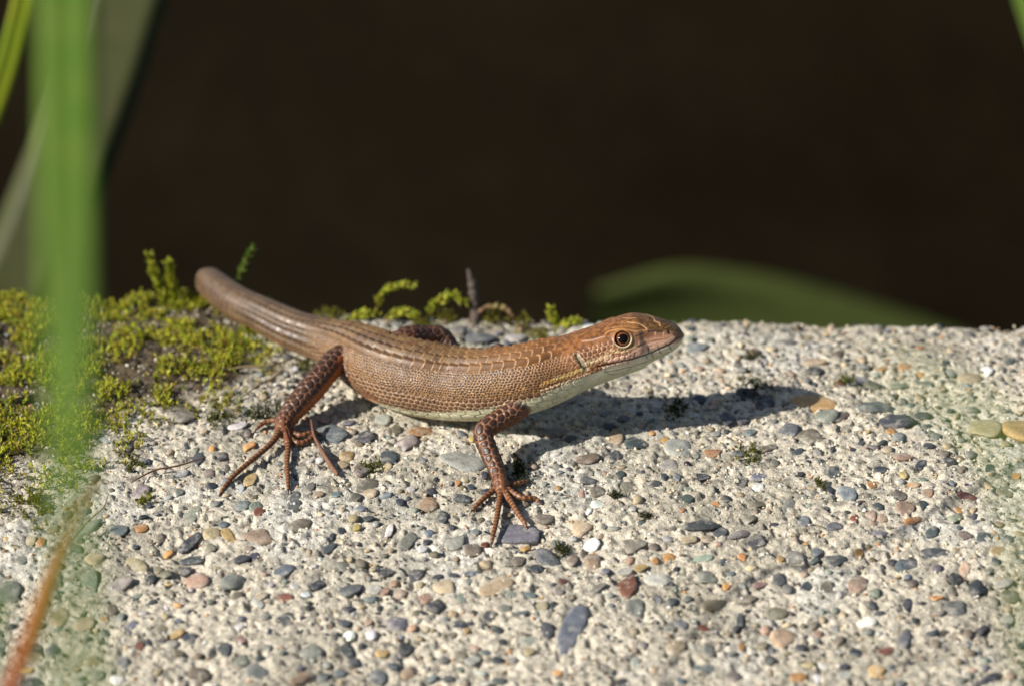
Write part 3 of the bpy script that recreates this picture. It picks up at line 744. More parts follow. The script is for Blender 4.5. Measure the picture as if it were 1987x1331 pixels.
for x, y, h, A, wr in SP:
    p = at_y(x, y, {-1: 3.8, -2: 0.8, -3: -3.6}[h]) if h < 0 else at(x, y, h)
    hh = A * px2mm / math.sqrt(0.835 + 0.165 * wr * wr)
    ctrl.append((*p, hh * wr, hh, x))
t1 = np.array(ctrl[0][:3])
vw = (t1 - CAM) / np.linalg.norm(t1 - CAM)
tail = []
for k, (dist, r_) in enumerate([(40, 0.7), (29, 1.0), (19, 1.35), (11, 1.6), (4.5, 1.78)]):
    q = t1 + vw * dist + np.array([0.42, 0.0, -0.46]) * dist * (0.30 + dist / 30.0)
    tail.append((*q, r_, r_, 405 - dist * 6))
ctrl = tail + ctrl
body = Chain(ctrl, 900, up=(0, 0.10, 1.0), kind="body", ring=56, ex=2.25, smooth=1.3)

limbs = []
def limb(kind, pts, n=70, ring=20):
    """pts rows: px, py, height, radius mm, (depth offset from the concrete point as y when given)"""
    c = []
    for r_ in pts:
        p = at(r_[0], r_[1], r_[2]) if len(r_) < 5 else at_y(r_[0], r_[1], r_[4])
        c.append((*p, r_[3], r_[3]))
    ch = Chain(c, n, kind=kind, ring=ring)
    limbs.append(ch)
    return ch
# near fore leg
sh = at(1003, 790, 4.6)
limb("arm", [(1012, 768, 6.6, 1.55), (1003, 791, 5.8, 1.50), (972, 813, 5.0, 1.32), (941, 833, 4.4, 1.20), (940, 852, 3.7, 1.14), (953, 885, 2.5, 1.08), (966, 917, 1.5, 0.98), (972, 938, 1.0, 0.92), (974, 951, 0.7, 0.74)], 120)
TF = [  # fore toes
    [(967, 944, 0.95, 0.48), (955, 953, 0.75, 0.38), (939, 966, 0.65, 0.34), (926, 979, 0.45, 0.30), (917, 989, 0.25, 0.22)],
    [(971, 950, 0.9, 0.48), (970, 966, 0.75, 0.38), (967, 986, 0.7, 0.35), (962, 1016, 0.6, 0.32), (957, 1036, 0.45, 0.30), (954, 1053, 0.22, 0.20)],
    [(977, 949, 0.9, 0.48), (986, 963, 0.75, 0.38), (998, 983, 0.7, 0.35), (1010, 1002, 0.55, 0.32), (1017, 1012, 0.45, 0.30), (1021, 1022, 0.25, 0.20)],
    [(979, 944, 0.9, 0.46), (995, 955, 0.75, 0.38), (1013, 965, 0.7, 0.34), (1028, 966, 0.6, 0.31), (1038, 966, 0.5, 0.29), (1047, 973, 0.25, 0.20)],
    [(976, 936, 1.0, 0.46), (990, 939, 0.8, 0.37), (1000, 939, 0.7, 0.33), (1010, 936, 0.6, 0.33), (1025, 933, 0.35, 0.22)]]
# near hind leg
limb("thigh", [(700, 722, 4.2, 2.1), (676, 700, 4.9, 1.95), (655, 698, 5.2, 1.60), (634, 720, 4.7, 1.58), (604, 755, 3.6, 1.62), (575, 788, 2.5, 1.45), (556, 812, 1.7, 1.20), (550, 828, 1.3, 1.05), (553, 842, 1.0, 0.8)], 130)
TH = [
    [(547, 826, 1.5, 0.52), (541, 838, 1.4, 0.46), (525, 861, 1.3, 0.38), (484, 896, 1.0, 0.33), (455, 921, 0.7, 0.32), (440, 938, 0.5, 0.29), (428, 957, 0.2, 0.20)],
    [(552, 830, 1.3, 0.50), (556, 842, 1.1, 0.42), (559, 865, 0.9, 0.36), (557, 896, 0.6, 0.33), (558, 918, 0.5, 0.31), (559, 936, 0.4, 0.27), (559, 950, 0.2, 0.19)],
    [(556, 838, 1.0, 0.48), (567, 853, 0.8, 0.38), (580, 859, 0.75, 0.34), (594, 856, 0.7, 0.33), (605, 849, 0.7, 0.30), (612, 838, 0.6, 0.20)],
    [(556, 832, 1.1, 0.48), (572, 841, 0.9, 0.37), (586, 844, 0.9, 0.33), (600, 840, 0.9, 0.31), (612, 838, 0.8, 0.28), (620, 843, 0.5, 0.18)],
    [(547, 820, 1.4, 0.48), (535, 815, 1.1, 0.38), (517, 818, 0.8, 0.33), (505, 824, 0.6, 0.30), (498, 832, 0.3, 0.2)]]
toes = []
for t_ in TF:
    toes.append(limb("toe", t_, 60, 14))
for t_ in TH:
    toes.append(limb("toe", t_, 60, 14))
# far legs: only the bends show over the back
yb = float(body.P[np.argmin(np.abs(body.X - 780)), 1])
limb("thigh", [(752, 690, 0, 1.9, yb + 2.5), (790, 656, 0, 1.45, yb + 5.0), (826, 653, 0, 1.35, yb + 6.4), (852, 653, 0, 1.28, yb + 7.0), (868, 668, 0, 1.2, yb + 6.6), (878, 690, 0, 1.1, yb + 5.6), (868, 712, 0, 1.0, yb + 5.0)], 110)
yb2 = float(body.P[np.argmin(np.abs(body.X - 985)), 1])
limb("arm", [(1005, 735, 0, 1.4, yb2 + 2.0), (985, 700, 0, 1.1, yb2 + 4.0), (968, 683, 0, 1.0, yb2 + 5.4), (962, 692, 0, 1.0, yb2 + 5.6), (966, 722, 0, 0.95, yb2 + 4.6)], 80)
# far feet, hidden behind the trunk, rest on the concrete
q = body.P[np.argmin(np.abs(body.X - 880))]
fy = yb + 6.0

V_, F_, o_ = [], [], 0
for ch in [body] + limbs:
    v_, f_ = ch.tube()
    V_.append(v_); F_.append(f_ + o_); o_ += len(v_)
RS = 0.001        # remesh is run in millimetre units
m0 = bpy.data.meshes.new("raw")
VV = np.concatenate(V_); FF = np.concatenate(F_)
m0.from_pydata(VV.tolist(), [], FF.tolist())
o0 = bpy.data.objects.new("raw", m0); COL.objects.link(o0)
md = o0.modifiers.new("r", 'REMESH'); md.mode = 'VOXEL'; md.voxel_size = 0.091; md.adaptivity = 0
ms = o0.modifiers.new("s", 'SMOOTH'); ms.factor = 0.5; ms.iterations = 9
dg = bpy.context.evaluated_depsgraph_get()
me = o0.evaluated_get(dg).to_mesh()
nv = len(me.vertices)
LV = np.empty(nv * 3); me.vertices.foreach_get("co", LV); LV = LV.reshape(-1, 3)
LN = np.empty(nv * 3); me.vertices.foreach_get("normal", LN); LN = LN.reshape(-1, 3)
nf = len(me.polygons)
li = np.empty(len(me.loops), np.int32); me.loops.foreach_get("vertex_index", li)
LF = li.reshape(-1, 4)
o0.evaluated_get(dg).to_mesh_clear()
bpy.data.objects.remove(o0)
bpy.data.meshes.remove(m0)
bvh = BVHTree.FromPolygons(LV.tolist(), LF.tolist())

def hit(px, py):
    d = ray(px, py); d = d / np.linalg.norm(d)
    loc, nrm, i, dist = bvh.ray_cast(Vector(CAM), Vector(d))
    return (None, None) if loc is None else (np.array(loc), np.array(nrm))

def closest(ch, P, step):
    """nearest sample of a chain for each point"""
    S = ch.P[::step]
    best = np.zeros(len(P), int)
    for a in range(0, len(P), 20000):
        d = ((P[a:a + 20000, None] - S[None]) ** 2).sum(-1)
        best[a:a + 20000] = d.argmin(1) * step
    n = len(ch.P)
    # refine by projecting on the tangent
    for _ in range(3):
        off = ((P - ch.P[best]) * ch.T[best]).sum(1)
        ds = ch.s[-1] / (n - 1)
        best = np.clip(best + np.round(0.7 * off / ds).astype(int), 0, n - 1)
    rest = ((P - ch.P[best]) * ch.T[best]).sum(1)
    v = P - ch.P[best]
    a = (v * ch.B[best]).sum(1); b = (v * ch.N[best]).sum(1)
    return best, ch.s[best] + np.clip(rest, -0.1, 0.1), np.arctan2(a / ch.w[best], b / ch.h[best]), np.hypot(a / ch.w[best], b / ch.h[best]), np.hypot(a, b)

bi, bs, bth, brel, bd = closest(body, LV, 6)
bdist = (brel - 1) * body.h[bi]
which = np.full(nv, -1); wd = bdist.copy(); 
ls = np.zeros(nv); lth = np.zeros(nv); lr = np.ones(nv); lf = np.zeros(nv)
for k, ch in enumerate(limbs):
    lo, hi = ch.P.min(0) - 2.2, ch.P.max(0) + 2.2
    sel = np.where(((LV > lo) & (LV < hi)).all(1))[0]
    if not len(sel):
        continue
    i_, s_, th_, rel_, d_ = closest(ch, LV[sel], 2)
    dist = d_ - ch.h[i_]
    upd = dist < wd[sel]
    w_ = sel[upd]
    which[w_] = k; wd[w_] = dist[upd]; ls[w_] = s_[upd]; lth[w_] = th_[upd]; lr[w_] = ch.h[i_[upd]]; lf[w_] = s_[upd] / ch.s[-1]
X = body.X[bi]
deg = np.degrees(bth)                 # 0 back, + the near side
ad = np.abs(deg)
R_ = body.h[bi]
tt = bth * 0.5 * (body.h[bi] + body.w[bi])
isb = which < 0
C_ = np.zeros((nv, 3)); disp = np.zeros(nv)
c_ = lambda *q: lin(q, 0.57 + 0.26 * min(1, max(0, (sum(q) / 3 - 140) / 40))) * np.array([1.03, 1.0, 0.92])
nz = fbm(LV[:, 0] / 1.6, LV[:, 1] / 1.6, LV[:, 2] / 1.6, 201, 3)
nz2 = fbm(LV[:, 0] / 0.35, LV[:, 1] / 0.35, LV[:, 2] / 0.35, 205, 2)

# trunk: back scales in keeled rows
thd = 49.0
vrow = (deg / thd) * 3.0
iv = np.floor(vrow); fv = vrow - iv - 0.5
jit_ = 0.10 * (vnoise(bs / 1.5, iv, None, 12) - 0.5)
uu = bs / 1.42 + 0.5 * (iv.astype(int) % 2) + 0.9 * fv * fv + jit_
fu = uu - np.floor(uu)
edge = np.maximum(sstep(0.17, 0.04, fu), 0.25 * sstep(0.95, 1.0, fu))
rowl = sstep(0.40, 0.49, np.abs(fv))
rid = hash01(np.floor(uu), iv, np.zeros(nv), 3)
back = np.tile(c_(126, 98, 62), (nv, 1))
back = mixc(back, c_(102, 74, 46), sstep(0.45, 0.65, nz))
warm = sstep(840, 1080, X)
back = mixc(back, c_(150, 98, 54), warm * 0.75)
outer = sstep(0.62, 0.70, np.abs(vrow) / 3.0)
back = mixc(back, c_(144, 108, 78), outer * 0.5 * sstep(1080, 900, X))
back *= (0.86 + 0.28 * rid)[:, None]
back = mixc(back, c_(76, 54, 34), rowl * 0.6 * sstep(960, 760, X))
back = mixc(back, c_(186, 142, 92), np.maximum(edge, 0.55 * sstep(0.42, 0.49, np.abs(fv)) * sstep(760, 900, X)) * (0.35 + 0.5 * sstep(700, 880, X)))
dback = 0.26 * (1 - fu) * sstep(0.0, 0.06, fu) + 0.34 * np.maximum(0, 1 - 2.1 * np.abs(fv)) - 0.05
# flank granules
wp_ = 0.3 * (nz - 0.5)
f1, fe, gr_ = voro((bs + wp_) / 0.38, (tt - wp_) / 0.34, 0.62, 31)
fl = np.tile(c_(70, 46, 28), (nv, 1))
fl = mixc(fl, c_(58, 36, 22), sstep(66, 50, ad) * 0.9)
fl = mixc(fl, c_(120, 76, 44), sstep(980, 1090, X))
fl = mixc(fl, c_(112, 86, 66), sstep(800, 640, X) * 0.6)
fl *= (0.75 + 0.5 * gr_)[:, None]
fl = mixc(fl, c_(196, 150, 96), sstep(0.30, 0.06, fe) * 0.85)
dfl = 0.10 * sstep(0.0, 0.35, fe)
spot = np.zeros(nv)
# lower flank
f1b, feb, grb = voro(bs / 0.68, tt / 0.6, 0.42, 41)
lo_ = np.tile(c_(116, 84, 62), (nv, 1))
lo_ = mixc(lo_, c_(96, 62, 42), sstep(108, 95, ad) * 0.8)
lo_ *= (0.8 + 0.4 * grb)[:, None]
lo_ = mixc(lo_, c_(206, 170, 130), sstep(0.26, 0.06, feb) * 0.65)
dlo = 0.13 * sstep(0.0, 0.4, feb)
# belly
f1c, fec, grc = voro(bs / 1.5, tt / 1.1, 0.12, 51)
be = np.tile(c_(224, 222, 192), (nv, 1)) * (0.92 + 0.14 * grc)[:, None]
be = mixc(be, c_(170, 160, 126), sstep(0.12, 0.02, fec) * 0.7)
dbe = 0.07 * sstep(0.0, 0.2, fec)
aw = ad + 7 * (nz - 0.5)
low_lim = np.interp(X, [560, 680, 760, 860, 1000, 1060, 1100], [170, 150, 132, 122, 112, 106, 103])
mid_lim = np.interp(X, [560, 700, 900, 1000, 1060, 1100], [80, 84, 92, 98, 99, 99])
wb = sstep(thd - 1, thd + 3, ad)
wl_ = sstep(mid_lim - 4, mid_lim + 4, aw); wbe = sstep(low_lim - 5, low_lim + 5, aw)
col = back.copy(); dsp = dback.copy()
for c2, d2, w2 in ((fl, dfl, wb), (lo_, dlo, wl_), (be, dbe, wbe)):
    col = col * (1 - w2[:, None]) + c2 * w2[:, None]; dsp = dsp * (1 - w2) + d2 * w2
# tail: long keeled scales all round
ut = bs / 1.0; vt = deg / 24.0
ivt = np.floor(vt); fvt = vt - ivt - 0.5
ft = ut + 0.8 * fvt ** 2 - np.floor(ut + 0.8 * fvt ** 2)
ta = np.tile(c_(122, 100, 78), (nv, 1))
ta = mixc(ta, c_(88, 64, 46), sstep(50, 64, ad) * sstep(105, 85, ad) * 0.7)
ta = mixc(ta, c_(150, 112, 78), sstep(100, 120, ad) * 0.6)
ta *= (0.68 + 0.3 * hash01(np.floor(ut), ivt, np.zeros(nv), 8))[:, None]
ta = mixc(ta, c_(84, 60, 42), sstep(0.36, 0.48, np.abs(fvt)) * 0.6)
ta = mixc(ta, c_(180, 138, 98), sstep(0.2, 0.05, ft) * 0.35)
dta = 0.16 * (1 - 2 * np.abs(fvt)) + 0.10 * (1 - ft) - 0.05
dta = dta * sstep(450, 560, X)
wt = sstep(690, 590, X)
col = col * (1 - wt[:, None]) + ta * wt[:, None]; dsp = dsp * (1 - wt) + dta * wt
# head
hd = np.tile(c_(150, 98, 52), (nv, 1))
hd = mixc(hd, c_(116, 86, 46), sstep(1180, 1300, X) * 0.9)
hd *= (0.62 + 0.55 * sstep(0.34, 0.62, nz2))[:, None]
f1d, fed, grd = voro(bs / 0.62, tt / 0.6, 0.5, 61)
te = np.tile(c_(146, 96, 62), (nv, 1)) * (0.82 + 0.36 * grd)[:, None]
te = mixc(te, c_(206, 158, 118), sstep(0.28, 0.08, fed) * 0.75)
f1g, feg, grg = voro(bs / 0.36, tt / 0.34, 0.45, 71)
wt_ = sstep(46, 54, ad)
ws = sstep(1215, 1200, X)
te2 = np.tile(c_(160, 118, 84), (nv, 1))
te = te * ws[:, None] + te2 * (1 - ws[:, None])
hd2 = hd * (1 - wt_[:, None]) + te * wt_[:, None]
lipw = sstep(78, 84, aw) * sstep(1165, 1195, X)
hd2 = mixc(hd2, c_(216, 172, 148), lipw)
jaw = sstep(101, 105, ad)
jc = np.tile(c_(230, 224, 198), (nv, 1)); jc = mixc(jc, c_(212, 214, 186), sstep(112, 130, ad))
hd2 = hd2 * (1 - jaw[:, None]) + jc * jaw[:, None]
snout = sstep(1303, 1318, X)
hd2 = mixc(hd2, c_(140, 108, 64), 0.45 * snout * sstep(118, 100, ad))
dh = 0.10 * sstep(0.0, 0.3, fed) * wt_ * ws * (1 - jaw)
wh = sstep(1085, 1130, X + 14 * (ad < 50))
col = col * (1 - wh[:, None]) + hd2 * wh[:, None]; dsp = dsp * (1 - wh) + dh * wh
C_[isb] = col[isb]; disp[isb] = dsp[isb]

_mot = (0.70 + 0.56 * fbm(LV[:, 0] / 2.2, LV[:, 1] / 2.2, LV[:, 2] / 2.2, 401, 3)) * (0.84 + 0.32 * nz2)
C_[isb] *= _mot[isb][:, None]
# legs and toes
kinds = np.array([ch.kind for ch in limbs])
ik = np.array(["body"] + list(kinds))[which + 1]
isl = (ik == "arm") | (ik == "thigh")
f1l, fel, grl = voro(ls / 1.0, lth * np.maximum(lr, 0.8) / 0.86, 0.55, 81)
lg = np.tile(c_(72, 47, 34), (nv, 1)) * (0.7 + 0.6 * grl)[:, None]
lg = mixc(lg, c_(178, 118, 76), sstep(0.24, 0.06, fel) * np.where(ik == 'arm', 0.75, 0.42))
ldown = sstep(0.25, 0.6, LN @ np.array([0.62, -0.25, -0.74]))
lg = mixc(lg, c_(214, 122, 62), ldown * np.where(ik == 'thigh', 0.9, 0.22))
inner = sstep(0.36, 0.22, lf) * sstep(-0.1, 0.35, LN @ np.array([0.75, -0.35, -0.55]))
lg = mixc(lg, c_(222, 116, 52), inner * np.where(ik == 'thigh', 0.9, 0.0))
lg = mixc(lg, c_(150, 92, 56), sstep(0.82, 0.97, lf) * 0.6)
dlg = 0.12 * sstep(0.0, 0.4, fel)
C_[isl] = lg[isl]; disp[isl] = dlg[isl]
ist = ik == "toe"
ph = (ls / 0.62) % 1.0
tc = np.tile(c_(166, 112, 68), (nv, 1))
tc = mixc(tc, c_(88, 50, 32), sstep(0.25, 0.42, ph) * sstep(1.0, 0.86, ph) * 0.85)
tc = mixc(tc, c_(196, 140, 82), sstep(-0.2, -0.7, LN[:, 2]) * 0.7)

C_[ist] = tc[ist]; disp[ist] = 0.02 * np.sin(np.pi * ph[ist])
# blend where a leg grows out of the trunk
near = isl & (bdist < 0.5)
wj = np.zeros(nv); wj[near] = sstep(0.5, -0.3, bdist[near]) * 0.8
C_ = C_ * (1 - wj[:, None]) + col * wj[:, None]

# --- markings that follow lines on the skin
def polyline(pts, both=False):
    P = []
    for a, b in zip(pts[:-1], pts[1:]):
        n = max(2, int(math.hypot(b[0] - a[0], b[1] - a[1]) / 1.2))
        for t in np.linspace(0, 1, n, endpoint=False):
            h_, n_ = hit(a[0] + (b[0] - a[0]) * t, a[1] + (b[1] - a[1]) * t)
            if h_ is not None:
                P.append(h_)
    return np.array(P)

headsel = np.where((X > 1040) & isb)[0]
def dist_to(P, sel):
    d = np.full(len(sel), 9.0)
    for a in range(0, len(P), 40):
        d = np.minimum(d, np.sqrt(((LV[sel][:, None] - P[None, a:a + 40]) ** 2).sum(-1)).min(1))
    return d

def stroke(pts, width, colr, k=1.0, push=0.0, soft=0.5, sel=None):
    sel = headsel if sel is None else sel
    P = polyline(pts)
    if not len(P):
        return
    width = max(width * 1.5, 0.115) if width < 0.13 else width
    d = dist_to(P, sel)
    w = sstep(width, width * (1 - soft), d) * k
    C_[sel] = C_[sel] * (1 - w[:, None]) + c_(*colr) * w[:, None]
    disp[sel] += push * sstep(width, 0, d)

z3 = lambda pts: [(1000 + .1812 * a, 580 + .1812 * b) for a, b in pts]      # readings of two close-ups
z8 = lambda pts: [(1140 + .1052 * a, 580 + .1052 * b) for a, b in pts]
# pale throat stripe behind and before the ear
stroke(z3([(760, 690), (860, 655), (960, 620), (1010, 590)]), 0.5, (216, 192, 156), 0.7, 0, 0.9)
stroke(z3([(735, 745), (660, 770), (560, 815), (440, 850), (400, 868)]), 0.42, (212, 180, 118), 0.75, 0, 0.9)
stroke(z3([(380, 880), (300, 900), (270, 930)]), 0.28, (216, 166, 100), 0.7)
# grey stroke over the temple
stroke(z3([(720, 450), (830, 440), (960, 400)]), 0.16, (196, 156, 140), 0.7, 0.05)
# brow plates
stroke(z8([(330, 640), (420, 590), (560, 560), (760, 575), (900, 600), (1090, 580)]), 0.10, (206, 150, 96), 0.8, 0.06)
stroke(z8([(660, 352), (800, 358), (900, 350)]), 0.06, (210, 160, 120), 0.7)
stroke(z8([(740, 432), (900, 445), (1000, 480), (1080, 540), (1110, 585)]), 0.075, (216, 168, 128), 0.85, 0.05)
stroke(z8([(1080, 285), (1180, 325), (1230, 370), (1240, 415), (1320, 440), (1345, 510)]), 0.06, (222, 176, 128), 0.85, 0.03)
stroke(z8([(640, 500), (800, 525), (980, 540)]), 0.06, (200, 146, 92), 0.5)
stroke(z8([(640, 420), (620, 520), (330, 545)]), 0.05, (206, 150, 104), 0.5)
stroke(z8([(1430, 540), (1560, 470), (1600, 440)]), 0.05, (176, 140, 84), 0.6)
# dark canthus stripe and lores
stroke(z8([(1130, 605), (1250, 590), (1400, 598)]), 0.22, (74, 48, 42), 0.85, -0.05)
stroke(z8([(1060, 660), (1180, 650)]), 0.30, (132, 74, 54), 0.6)
stroke(z8([(890, 690), (980, 660), (1050, 630)]), 0.09, (84, 52, 38), 0.8, -0.04)
stroke(z8([(950, 880), (1030, 830), (1080, 800)]), 0.14, (88, 66, 60), 0.7, -0.05)
stroke(z8([(900, 850), (1000, 790), (1060, 740)]), 0.2, (216, 180, 142), 0.55)
for q_ in (1250, 1400):
    stroke(z8([(q_, 620), (q_ - 8, 740)]), 0.06, (214, 170, 136), 0.8)
stroke(z8([(895, 640), (905, 720), (910, 880)]), 0.05, (110, 72, 50), 0.6)
stroke(z8([(470, 960), (600, 985), (740, 960), (880, 890)]), 0.30, (226, 196, 150), 0.75, 0, 0.8)
stroke(z8([(960, 800), (1100, 760), (1250, 715), (1400, 700), (1540, 690)]), 0.42, (214, 160, 130), 0.75, 0, 0.8)
stroke(z8([(1100, 720), (1250, 690), (1380, 680)]), 0.26, (150, 92, 70), 0.55, 0, 0.8)
stroke([(x_, y_ - 7) for x_, y_ in z8([(1580, 790), (1500, 850), (1320, 930), (1100, 1020), (850, 1103), (560, 1168), (330, 1190)])], 0.42, (226, 184, 160), 0.75, 0.02, 0.7)
stroke(z3([(880, 640), (960, 600), (1010, 560), (1030, 500)]), 0.30, (212, 164, 124), 0.5, 0, 0.8)
# lip plates: upper edge and joints
stroke(z8([(850, 990), (960, 930), (1130, 850), (1300, 790), (1520, 740)]), 0.07, (226, 176, 154), 0.8, 0.03)
stroke(z8([(500, 1010), (640, 1010), (780, 960), (900, 900)]), 0.14, (176, 92, 60), 0.65)
for a, b in (((880, 980), (860, 1090)), ((1115, 870), (1130, 1000)), ((1290, 850), (1325, 925)), ((1440, 820), (1465, 870))):
    stroke(z8([a, b]), 0.05, (120, 90, 78), 0.7, -0.02)
# mouth
MOUTH = z8([(1742, 692), (1660, 725), (1580, 790), (1500, 850), (1320, 930), (1100, 1020), (850, 1103), (560, 1168), (300, 1222), (180, 1250)])
stroke(MOUTH, 0.12, (88, 56, 46), 0.85, -0.13, 0.6)
lower = [(x_, y_ + 7) for x_, y_ in MOUTH[2:-1]]
stroke(lower, 0.40, (224, 210, 188), 0.8)
stroke([(x_, y_ + 13 + 0.010 * (1330 - x_)) for x_, y_ in MOUTH[3:-1]], 0.05, (120, 124, 100), 0.7, -0.03)
for a, b in (((1180, 1000), (1215, 1085)), ((1325, 950), (1370, 1020)), ((1510, 870), (1550, 945)), ((740, 1150), (760, 1200)), ((1080, 1050), (1120, 1110))):
    stroke(z8([a, b]), 0.045, (118, 120, 100), 0.8, -0.02)
stroke(z3([(960, 760), (1000, 800), (1060, 810), (1180, 790), (1250, 730)]), 0.05, (150, 156, 128), 0.7, -0.02)
# nostril
stroke(z8([(1495, 600), (1520, 640)]), 0.22, (52, 44, 38), 0.95, -0.16, 0.5)
stroke(z8([(1605, 640), (1610, 690)]), 0.13, (70, 40, 34), 0.7)
# freckles
rf = np.random.default_rng(5)
for _ in range(26):
    a = (rf.uniform(520, 1250), rf.uniform(960, 1120))
    y_ = np.interp(a[0], [500, 850, 1320], [1080, 1010, 850]) + rf.uniform(-30, 50)
    stroke(z8([(a[0], y_), (a[0] + 8, y_ + 4)]), 0.07, (112, 62, 50), 0.5)
# ear opening
EAR = z3([(655, 605), (690, 660), (735, 715), (768, 750)])
stroke(EAR, 0.42, (160, 154, 128), 0.9, -0.24, 0.6)
stroke(z3([(652, 600), (690, 690), (740, 750), (768, 755)]), 0.17, (60, 48, 36), 0.32, -0.04)
stroke(z3([(672, 590), (740, 660), (772, 720)]), 0.14, (206, 178, 150), 0.7, 0.12)
# yellow spots of the flank and rosette of the shoulder
flsel = np.where((X > 880) & (X < 1130) & isb)[0]
for x_, y_, r_ in ((1017, 754, 0.36), (985, 750, 0.22), (963, 757, 0.26), (990, 762, 0.2), (946, 768, 0.18), (1035, 760, 0.2), (918, 764, 0.18), (940, 764, 0.2)):
    stroke([(x_ - 1, y_), (x_ + 1, y_)], r_, (214, 160, 92), 0.55, 0.03, 0.9, flsel)
# gular beads along the throat
for k in range(22):
    x_ = 1050 + k * 4.4; y_ = 757 - 0.36 * (x_ - 1050) + 1.5 * (k % 2)
    stroke([(x_, y_), (x_ + 1, y_ - 1)], 0.17, (226, 196, 162), 0.8, 0.06)
    stroke([(x_ + 2, y_ + 6), (x_ + 3, y_ + 5)], 0.15, (214, 196, 166), 0.7, 0.05)

# --- eye socket
Pe, Ne = hit(1208.5, 657.5)
toC = (CAM - Pe) / np.linalg.norm(CAM - Pe)
ie = int(np.argmin(np.abs(body.X - 1208)))
eyes = []
bN, bB, bT, bP = body.N[ie], body.B[ie], body.T[ie], body.P[ie]
side_n = -1.0
e1 = 0.55 * toC + 0.5 * Ne; e1 /= np.linalg.norm(e1)
B0 = np.cross(bT, bN)
mir = lambda p, pt=False: p - 2 * (((p - bP) if pt else p) @ B0) * B0
eyes.append((Pe, e1)); eyes.append((mir(Pe, True), mir(e1)))
for k, (pe, e) in enumerate(eyes):
    v = LV - pe
    r = np.sqrt(np.maximum((v ** 2).sum(1) - (v @ e) ** 2, 0)); depth = v @ e
    r = r / 0.92
    sel = (r < 2.2) & (depth > -1.6) & isb
    upv = bN - e * (bN @ e); upv /= np.linalg.norm(upv)
    sdv = np.cross(e, upv)
    ang = np.arctan2(v @ sdv, v @ upv)
    lowr = sstep(0.1, -0.5, np.cos(ang))
    D = np.zeros(nv)
    D -= 0.85 * sstep(1.10, 0.94, r)
    D += 0.16 * sstep(1.0, 1.12, r) * sstep(1.6, 1.2, r)
    D += 0.12 * np.maximum(0, np.cos(ang)) * sstep(0.95, 1.15, r) * sstep(2.0, 1.3, r)
    bead = 0.5 + 0.5 * np.cos(ang * 26)
    D += 0.07 * bead * lowr * sstep(1.04, 1.12, r) * sstep(1.28, 1.20, r)
    LV[sel] += e * D[sel][:, None]
    disp[sel & (r < 1.5)] *= 0.2
    wring = sstep(1.04, 1.10, r) * sstep(1.38, 1.22, r) * lowr * 0.8
    wring = np.where(sel, wring, 0)
    C_[:] = C_ * (1 - wring[:, None]) + (c_(228, 212, 168) * (0.75 + 0.35 * bead)[:, None]) * wring[:, None]
    wg = np.where(sel, sstep(1.26, 1.32, r) * sstep(1.42, 1.36, r) * lowr * 0.6, 0)
    C_[:] = C_ * (1 - wg[:, None]) + c_(120, 122, 104) * wg[:, None]
    wup = np.where(sel, sstep(1.06, 1.10, r) * sstep(1.24, 1.16, r) * (1 - lowr) * 0.12, 0)
    C_[:] = C_ * (1 - wup[:, None]) + c_(206, 160, 112) * wup[:, None]
    wd_ = np.where(sel, sstep(1.08, 1.02, r), 0)
    C_[:] = C_ * (1 - wd_[:, None]) + c_(40, 24, 18) * wd_[:, None]
    wd_ = np.where(sel, sstep(0.35, 0.1, np.abs(ang - (1.75 if k == 0 else -1.75))) * sstep(0.92, 1.0, r) * sstep(1.5, 1.15, r) * 0.85, 0)
    C_[:] = C_ * (1 - wd_[:, None]) + c_(44, 28, 22) * wd_[:, None]

LV2 = LV + LN * disp[:, None]
LO = at(840, 815, 0)
liz = thing("lizard", "brown scaly lizard with raised head and shiny dark eye standing on the pebbly concrete", "lizard", LO)
link("body", mesh_np("body", LV2, LF, M["skin"], np.clip(C_, 0.004, 0.8), True, LO), liz)

# --- eyeballs, pupils
def frame_of(e):
    a = np.cross(e, [0.3, 0.1, 1.0]); a /= np.linalg.norm(a)
    return a, np.cross(e, a), e
m, nt, b = nodes_of("iris"); nt.links.new(attr(nt), b.inputs["Base Color"])
b.inputs["Roughness"].default_value = 0.12; b.inputs["Specular IOR Level"].default_value = 0.5; b.inputs["Coat Weight"].default_value = 0.6; b.inputs["Coat Roughness"].default_value = 0.03
M["iris"] = m
m, nt, b = nodes_of("pupil"); b.inputs["Base Color"].default_value = (0.004, 0.003, 0.003, 1)
b.inputs["Roughness"].default_value = 0.1; b.inputs["Specular IOR Level"].default_value = 0.12
M["pupil"] = m
def uvdome(rad, amax, nr, na):
    V = [(0, 0, rad)]
    for i in range(1, nr + 1):
        t = amax * i / nr
        for j in range(na):
            p = 2 * math.pi * j / na
            V.append((rad * math.sin(t) * math.cos(p), rad * math.sin(t) * math.sin(p), rad * math.cos(t)))
    F = [(0, 1 + j, 1 + (j + 1) % na) for j in range(na)]
    for i in range(nr - 1):
        for j in range(na):
            a, b2 = 1 + i * na + j, 1 + i * na + (j + 1) % na
            F += [(a, a + na, b2 + na), (a, b2 + na, b2)]
    return np.array(V), np.array(F)
